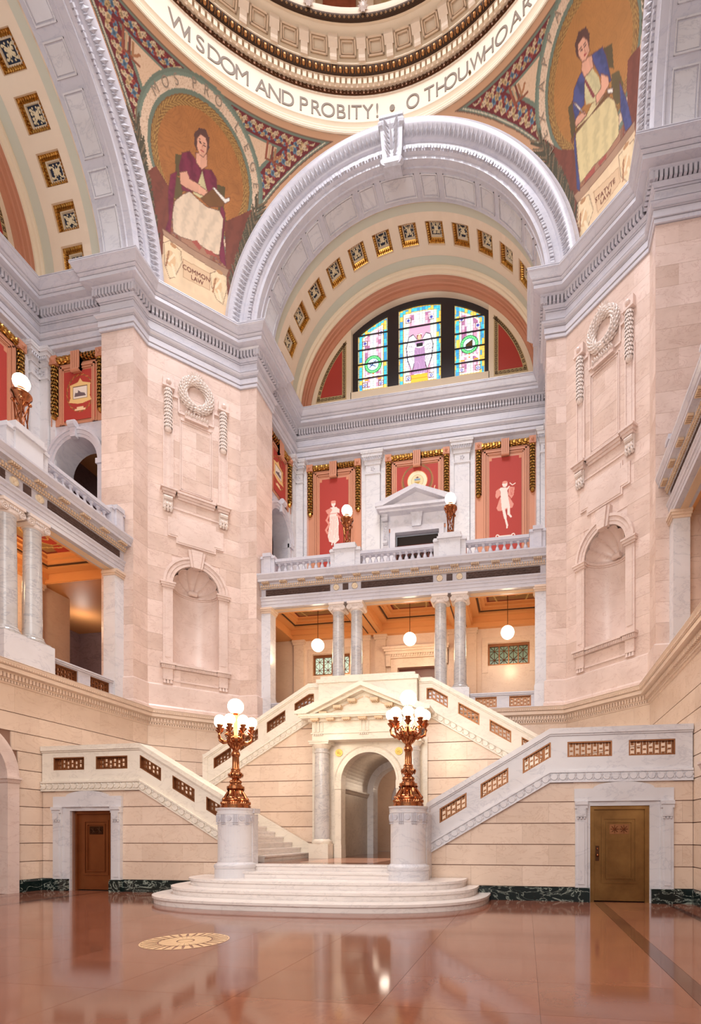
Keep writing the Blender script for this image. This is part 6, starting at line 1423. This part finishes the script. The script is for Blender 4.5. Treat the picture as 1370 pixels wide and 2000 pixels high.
# ---------------- portal ----------------
p=thing('stair_portal','marble pedimented portal with round arch between the two upper stair flights','portal',(0,5.1,.81)); p.location=(0,0,0)
yw=5.30
us=[-1.85,-.886]+[-.885*math.cos(PI*i/28) for i in range(29)]+[.886,1.85]; m_=MB(); vs=[];fs=[]
for i,u in enumerate(us):
    zl=.81 if abs(u)>.885 else 3.2+math.sqrt(max(0,.885**2-u*u)); vs+=[(u,yw,zl),(u,yw,4.5),(u,yw+.35,zl),(u,yw+.35,4.5)]
    if i: j=4*i; fs+=[(j-4,j,j+1,j-3),(j-4,j-2,j+2,j),(j-2,j+2,j+3,j-1)]
m_.add(vs,fs); m_.build('arch_wall',STAIR,p)
m_=MB().arcs([(.885,yw+.1),(.885,yw-.05),(.95,yw-.05),(.96,yw-.03),(1.05,yw-.03),(1.08,yw-.05),(1.10,yw-.02),(1.10,yw+.01)],3.2,seg=40)
for s in (-1,1): a,b=sorted((s*.885,s*1.08)); m_.box(a,b,yw-.05,yw+.3,1.22,2.95).box(a-.02,b+.02,yw-.08,yw+.32,.81,1.22).box(a-.01,b+.01,yw-.08,yw+.33,2.95,3.2)
m_.build('archivolt',STAIR,p)
for s in (-1,1):
    x=s*.96; m_=MB().add([(x+.12*math.cos(2*PI*i/20),yw-.03,4.09+.12*math.sin(2*PI*i/20)) for i in range(20)],[tuple(range(20))]); m_.sphere((x-.03,yw-.03,4.1),.04,8,5,1,1,.4).sphere((x+.04,yw-.03,4.07),.035,8,5,1,1,.4); m_.build('gilt_roundel',mat('yellow_gilt',(240,206,110),.4,.4,mott=.4,scale=8),p)
m_=MB().box(-1.66,1.66,4.84,5.35,4.41,4.62).box(-1.69,1.69,4.80,5.35,4.60,4.64).box(-1.66,1.66,4.84,5.35,4.64,4.99); m_.build('entablature',STAIR,p)
m_=MB()
for x in (-1.45,0,1.45):
    for i in range(3): m_.box(x-.15+.11*i,x-.15+.11*i+.075,4.81,4.86,4.66,4.97)
    for i in range(5): m_.box(x-.15+.062*i,x-.15+.062*i+.04,4.79,4.85,4.55,4.59)
m_.build('triglyph',STAIR,p)
m_=MB().box(-1.98,1.98,4.52,5.35,5.08,5.16).box(-1.94,1.94,4.56,5.35,4.99+.05,5.08).box(-1.75,1.75,4.74,5.35,4.97,5.05)
for s in (-1,1):
    m_.prism([(s*2.06,5.16),(s*2.08,5.24),(0,6.06),(0,5.93),(s*1.72,5.16)],4.47,5.35,'y'); m_.prism([(s*1.9,5.16),(0,5.95),(0,5.83),(s*1.55,5.16)],4.62,5.35,'y')
m_.build('pediment_cornice',STAIR,p)
MB().prism([(-1.6,5.16),(1.6,5.16),(0,5.85)],4.86,5.35,'y').build('tympanum',STAIR,p)
m_=MB()
for i in range(7): x=-1.5+.5*i; m_.box(x-.12,x+.12,4.60,4.76,4.98,5.04); [m_.box(x-.1+.055*j,x-.1+.055*j+.03,4.62,4.74,4.955,4.98) for j in range(4)]
for s in (-1,1):
    for i in range(3):
        x=s*(.35+.45*i); z=5.76-.395*abs(x)-.04; m_.box(x-.12,x+.12,4.66,4.88,z-.06,z+.02); [m_.box(x-.1+.055*j,x-.1+.055*j+.03,4.68,4.86,z-.09,z-.06) for j in range(4)]
    for i in range(34): x=s*(.05+.043*i); z=5.80-.42*abs(x)-.07; m_.box(x-.012,x+.012,4.84,4.9,z-.04,z) 
m_.build('mutule_blocks',CREAMD,p)
for s,nm in ((-1,'left'),(1,'right')):
    t=thing('portal_column','smooth marble column on the %s side of the arched portal'%nm,'column',(s*1.44,5.08,.81),0,None)
    MB().box(-.31,.31,-.29,.22,0,.44).build('plinth',STAIR,t); MB().lathe([(0,.44),(.30,.44),(.315,.49),(.30,.54),(.26,.56),(.24,.59)],0,0,28).build('base',STAIR,t,True)
    MB().lathe([(.238,.56),(.235,.7),(.232,1.8),(.21,3.22),(.235,3.24),(.235,3.29),(.21,3.3),(.21,3.38)],0,0,30).build('shaft',COLM,t,True)
    MB().lathe([(.21,3.37),(.235,3.40),(.28,3.47),(.29,3.49)],0,0,28).box(-.31,.31,-.27,.22,3.49,3.55).box(-.33,.33,-.29,.22,3.55,3.60).build('capital',STAIR,t)
t=thing('podium','plain marble podium block rising behind the pediment','podium',(0,5.4,5.0),0)
MB().box(-1.56,1.56,-.3,.0,0,1.22).build('block',STAIR,t); MB().box(-1.62,1.62,-.36,.04,1.22,1.34).box(-1.5,1.5,-.3,.0,1.34,1.44).build('coping',STAIR,t)
# passage
w=struct('wall_passage')
WP=mat('passage_marble',(206,190,172),.35,vein=(150,130,115),vs=.5,mott=.22)
m_=MB()
for s in (-1,1): a,b=sorted((s*1.12,s*1.2)); m_.box(a,b,yw+.35,8.7,.81,3.2)
m_.arcs([(1.12,yw+.3),(1.12,8.7)],3.2,seg=30).build('side_wall',WP,w)
m_=MB()
for s in (-1,1): m_.sweep([(0,2.9),(.03,2.92),(.06,3.0),(.09,3.03),(.09,3.08),(0,3.1)],[(s*1.12,yw+.35),(s*1.12,8.7)],s*-1*-1)
m_.build('impost_moulding',WP,w)
m_=MB(); m_.arcs([(1.2,8.7),(.885,8.7),(.885,9.3),(1.2,9.3)],3.2,seg=30)
for s in (-1,1): a,b=sorted((s*.885,s*1.2)); m_.box(a,b,8.7,9.3,.81,3.2)
m_.build('inner_arch',GREYT,w)
hall=MB(); 
for s in (-1,1): a,b=sorted((s*2.3,s*2.4)); hall.box(a,b,9.3,12.6,.81,4.6)
hall.box(-2.4,-.95,12.5,12.6,.81,4.6).box(.95,2.4,12.5,12.6,.81,4.6).box(-.95,.95,12.5,12.6,4.0,4.6).box(-2.4,2.4,9.3,12.6,4.6,4.7).build('hall_wall',WARMP,w)
MB().arcs([(.95,12.48),(.95,12.42),(1.15,12.42),(1.15,12.5)],3.1,seg=30).build('hall_arch',GREY,w)
MB().box(-2.4,2.4,9.2,14,.7,.805).build('hall_floor',FLOORM,w)
m_=MB().prism([(-1.2,4.55),(.9,4.55),(.0,3.2)],12.3,12.45,'y') if False else MB().box(-2.3,2.3,9.4,12.5,4.5,4.58); m_.build('hall_ceiling_painting',mat('dark_ceiling_decoration',(130,60,40),.6,mott=.6,scale=4),w)
MB().box(-1.2,1.2,13.6,13.7,.8,4.8).build('far_wall',WARMP,w)
X,Y=0,11; plight((0,10.8,3.6),34,(1,.8,.6),.2)
plight((0,7.2,3.6),10,(1,.85,.7),.2)
# ---------------- lamp pedestals and candelabra ----------------
def candelabrum(side):
    nm='left' if side<0 else 'right'
    t=thing('lamp_pedestal','round marble pedestal with carved band carrying the %s candelabrum'%nm,'pedestal',(side*2.145,1.42,.5))
    MB().lathe([(0,0),(.475,0),(.475,.21),(.46,.215)],0,0,40).build('base',GREYT,t); MB().lathe([(.46,.21),(.485,.24),(.495,.28),(.485,.32),(.44,.345),(.41,.37)],0,0,40).build('torus',GREYT,t,True)
    MB().lathe([(.41,.36),(.405,.5),(.405,1.3),(.41,1.32)],0,0,40).box(-.42,.42,.05,.30,.0,1.52).box(*sorted((side*.1,side*.41)),.1,.72,0,1.5).build('drum',GREYT,t,False)
    MB().lathe([(.405,1.30),(.42,1.31),(.42,1.50),(.43,1.51),(.43,1.54),(.415,1.55),(.415,1.60),(.44,1.62),(.45,1.66),(.0,1.66)],0,0,40).box(-.46,.46,.05,.33,1.55,1.66).build('cap',GREYT,t)
    m_=MB()
    for i in range(18):
        a=2*PI*i/18; m_.M=Matrix.Rotation(a,4,'Z')
        if i%2: 
            for q in (-.045,0,.045): m_.box(.41,.435,q-.015,q+.015,1.32,1.5); m_.box(.41,.435,q-.012,q+.012,1.27,1.29)
        else: m_.tube([(.42,0,1.41),(.44,0,1.41)],[.065,.06],12)
    m_.M=None; m_.build('carved_band',CARV,t)
    c=thing('candelabrum','copper bronze candelabrum with a ring of lit globes on the %s pedestal'%nm,'lamp',(side*2.145,1.42,2.16))
    MB().lathe([(0,0),(.35,0),(.35,.06),(.335,.07),(.335,.09)],0,0,40).build('foot_ring',BRONZE,c,True)
    m_=MB().lathe([(.33,.08),(.325,.16),(.30,.165)],0,0,40)
    for i in range(40): a=2*PI*i/40; m_.leaf((.33*math.cos(a),.33*math.sin(a),.12),(0,0,1),(math.cos(a),math.sin(a),0),.1,.05,.02)
    m_.build('leaf_ring',BRONZE,c)
    m_=MB().lathe([(.30,.16),(.32,.19),(.31,.22),(.28,.24),(.25,.28),(.21,.33),(.185,.38),(.175,.43),(.19,.46),(.205,.475),(.205,.53),(.16,.54),(.15,.57),(.12,.60)],0,0,40,flute=(.24,.45,.12))
    for i in range(6):
        a=2*PI*i/6; r_=Vector((math.cos(a),math.sin(a),0)); m_.tube([tuple(r_*.30+Vector((0,0,.2))),tuple(r_*.25+Vector((0,0,.3))),tuple(r_*.19+Vector((0,0,.4))),tuple(r_*.2+Vector((0,0,.47)))],[.035,.03,.022,.035],8); m_.sphere(tuple(r_*.30+Vector((0,0,.21))),.045,8,6)
    m_.build('bell',BRONZE,c,True)
    m_=MB().lathe([(.12,.59),(.135,.61),(.145,.64),(.13,.67),(.09,.70),(.08,.72),(.11,.74),(.15,.79),(.155,.83),(.13,.87),(.11,.89),(.105,.92),(.115,.94),(.10,.96),(.09,.97)],0,0,32,flute=(.60,.86,.12))
    for i in range(10): a=2*PI*i/10; m_.leaf((.15*math.cos(a),.15*math.sin(a),.80),(0,0,1),(math.cos(a),math.sin(a),.2),.14,.07,.03)
    m_.build('baluster_knop',BRONZE,c,True)
    MB().lathe([(.085,.96),(.082,1.0),(.078,1.24),(.08,1.26)],0,0,32,flute=(.97,1.25,.14)).build('fluted_shaft',BRONZE,c,True)
    m_=MB().lathe([(.08,1.25),(.1,1.28),(.105,1.32),(.09,1.36),(.07,1.4),(.08,1.43),(.12,1.46),(.18,1.54),(.21,1.62),(.2,1.66),(.22,1.68),(.21,1.70),(.1,1.72),(.05,1.8),(.045,2.2),(.07,2.25),(.05,2.28),(0,2.28)],0,0,32,flute=(1.44,1.64,.14))
    m_.build('upper_bowl',BRONZE,c,True)
    for i in range(8):
        a=2*PI*i/8+.2; r_=Vector((math.cos(a),math.sin(a),0)); z=lambda h:Vector((0,0,h))
        am=None; m_=MB(); pts=[r_*.12+z(1.66),r_*.2+z(1.60),r_*.30+z(1.585),r_*.38+z(1.64),r_*.41+z(1.74),r_*.385+z(1.80)]
        m_.tube([tuple(q) for q in pts],[.03,.03,.032,.03,.026,.022],8); m_.tube([tuple(r_*.14+z(1.74)),tuple(r_*.2+z(1.82)),tuple(r_*.26+z(1.78)),tuple(r_*.22+z(1.73))],.016,6)
        m_.leaf(tuple(r_*.33+z(1.62)),tuple(r_+z(.8)),tuple(r_*.4-z(1)),.2,.08,.04); am=m_.build('arm',BRONZE,c,True)
        m_=MB().lathe([(0,-.04),(.03,-.04),(.05,-.01),(.085,.03),(.095,.05),(.07,.06),(.05,.07),(.06,.1),(.075,.12),(.07,.14),(.05,.145)],0,0,16); o=m_.build('cup',BRONZE,am,True); o.location=tuple(r_*.385+z(1.84))
        g=MB().sphere((0,0,0),.125,20,14); o=g.build('globe',GLOBE,am,True); o.location=tuple(r_*.385+z(2.08))
    m_=MB().lathe([(.05,2.26),(.09,2.28),(.1,2.3),(.07,2.31)],0,0,20); m_.build('finial_cup',BRONZE,c,True)
    MB().sphere((0,0,2.47),.185,28,18).build('top_globe',GLOBE,c,True)
    plight((side*2.145,1.42,2.16+2.95),62,(1,.84,.6),.3); plight((side*2.145,1.9,2.16+1.95),30,(1,.8,.5),.1)
candelabrum(-1); candelabrum(1)
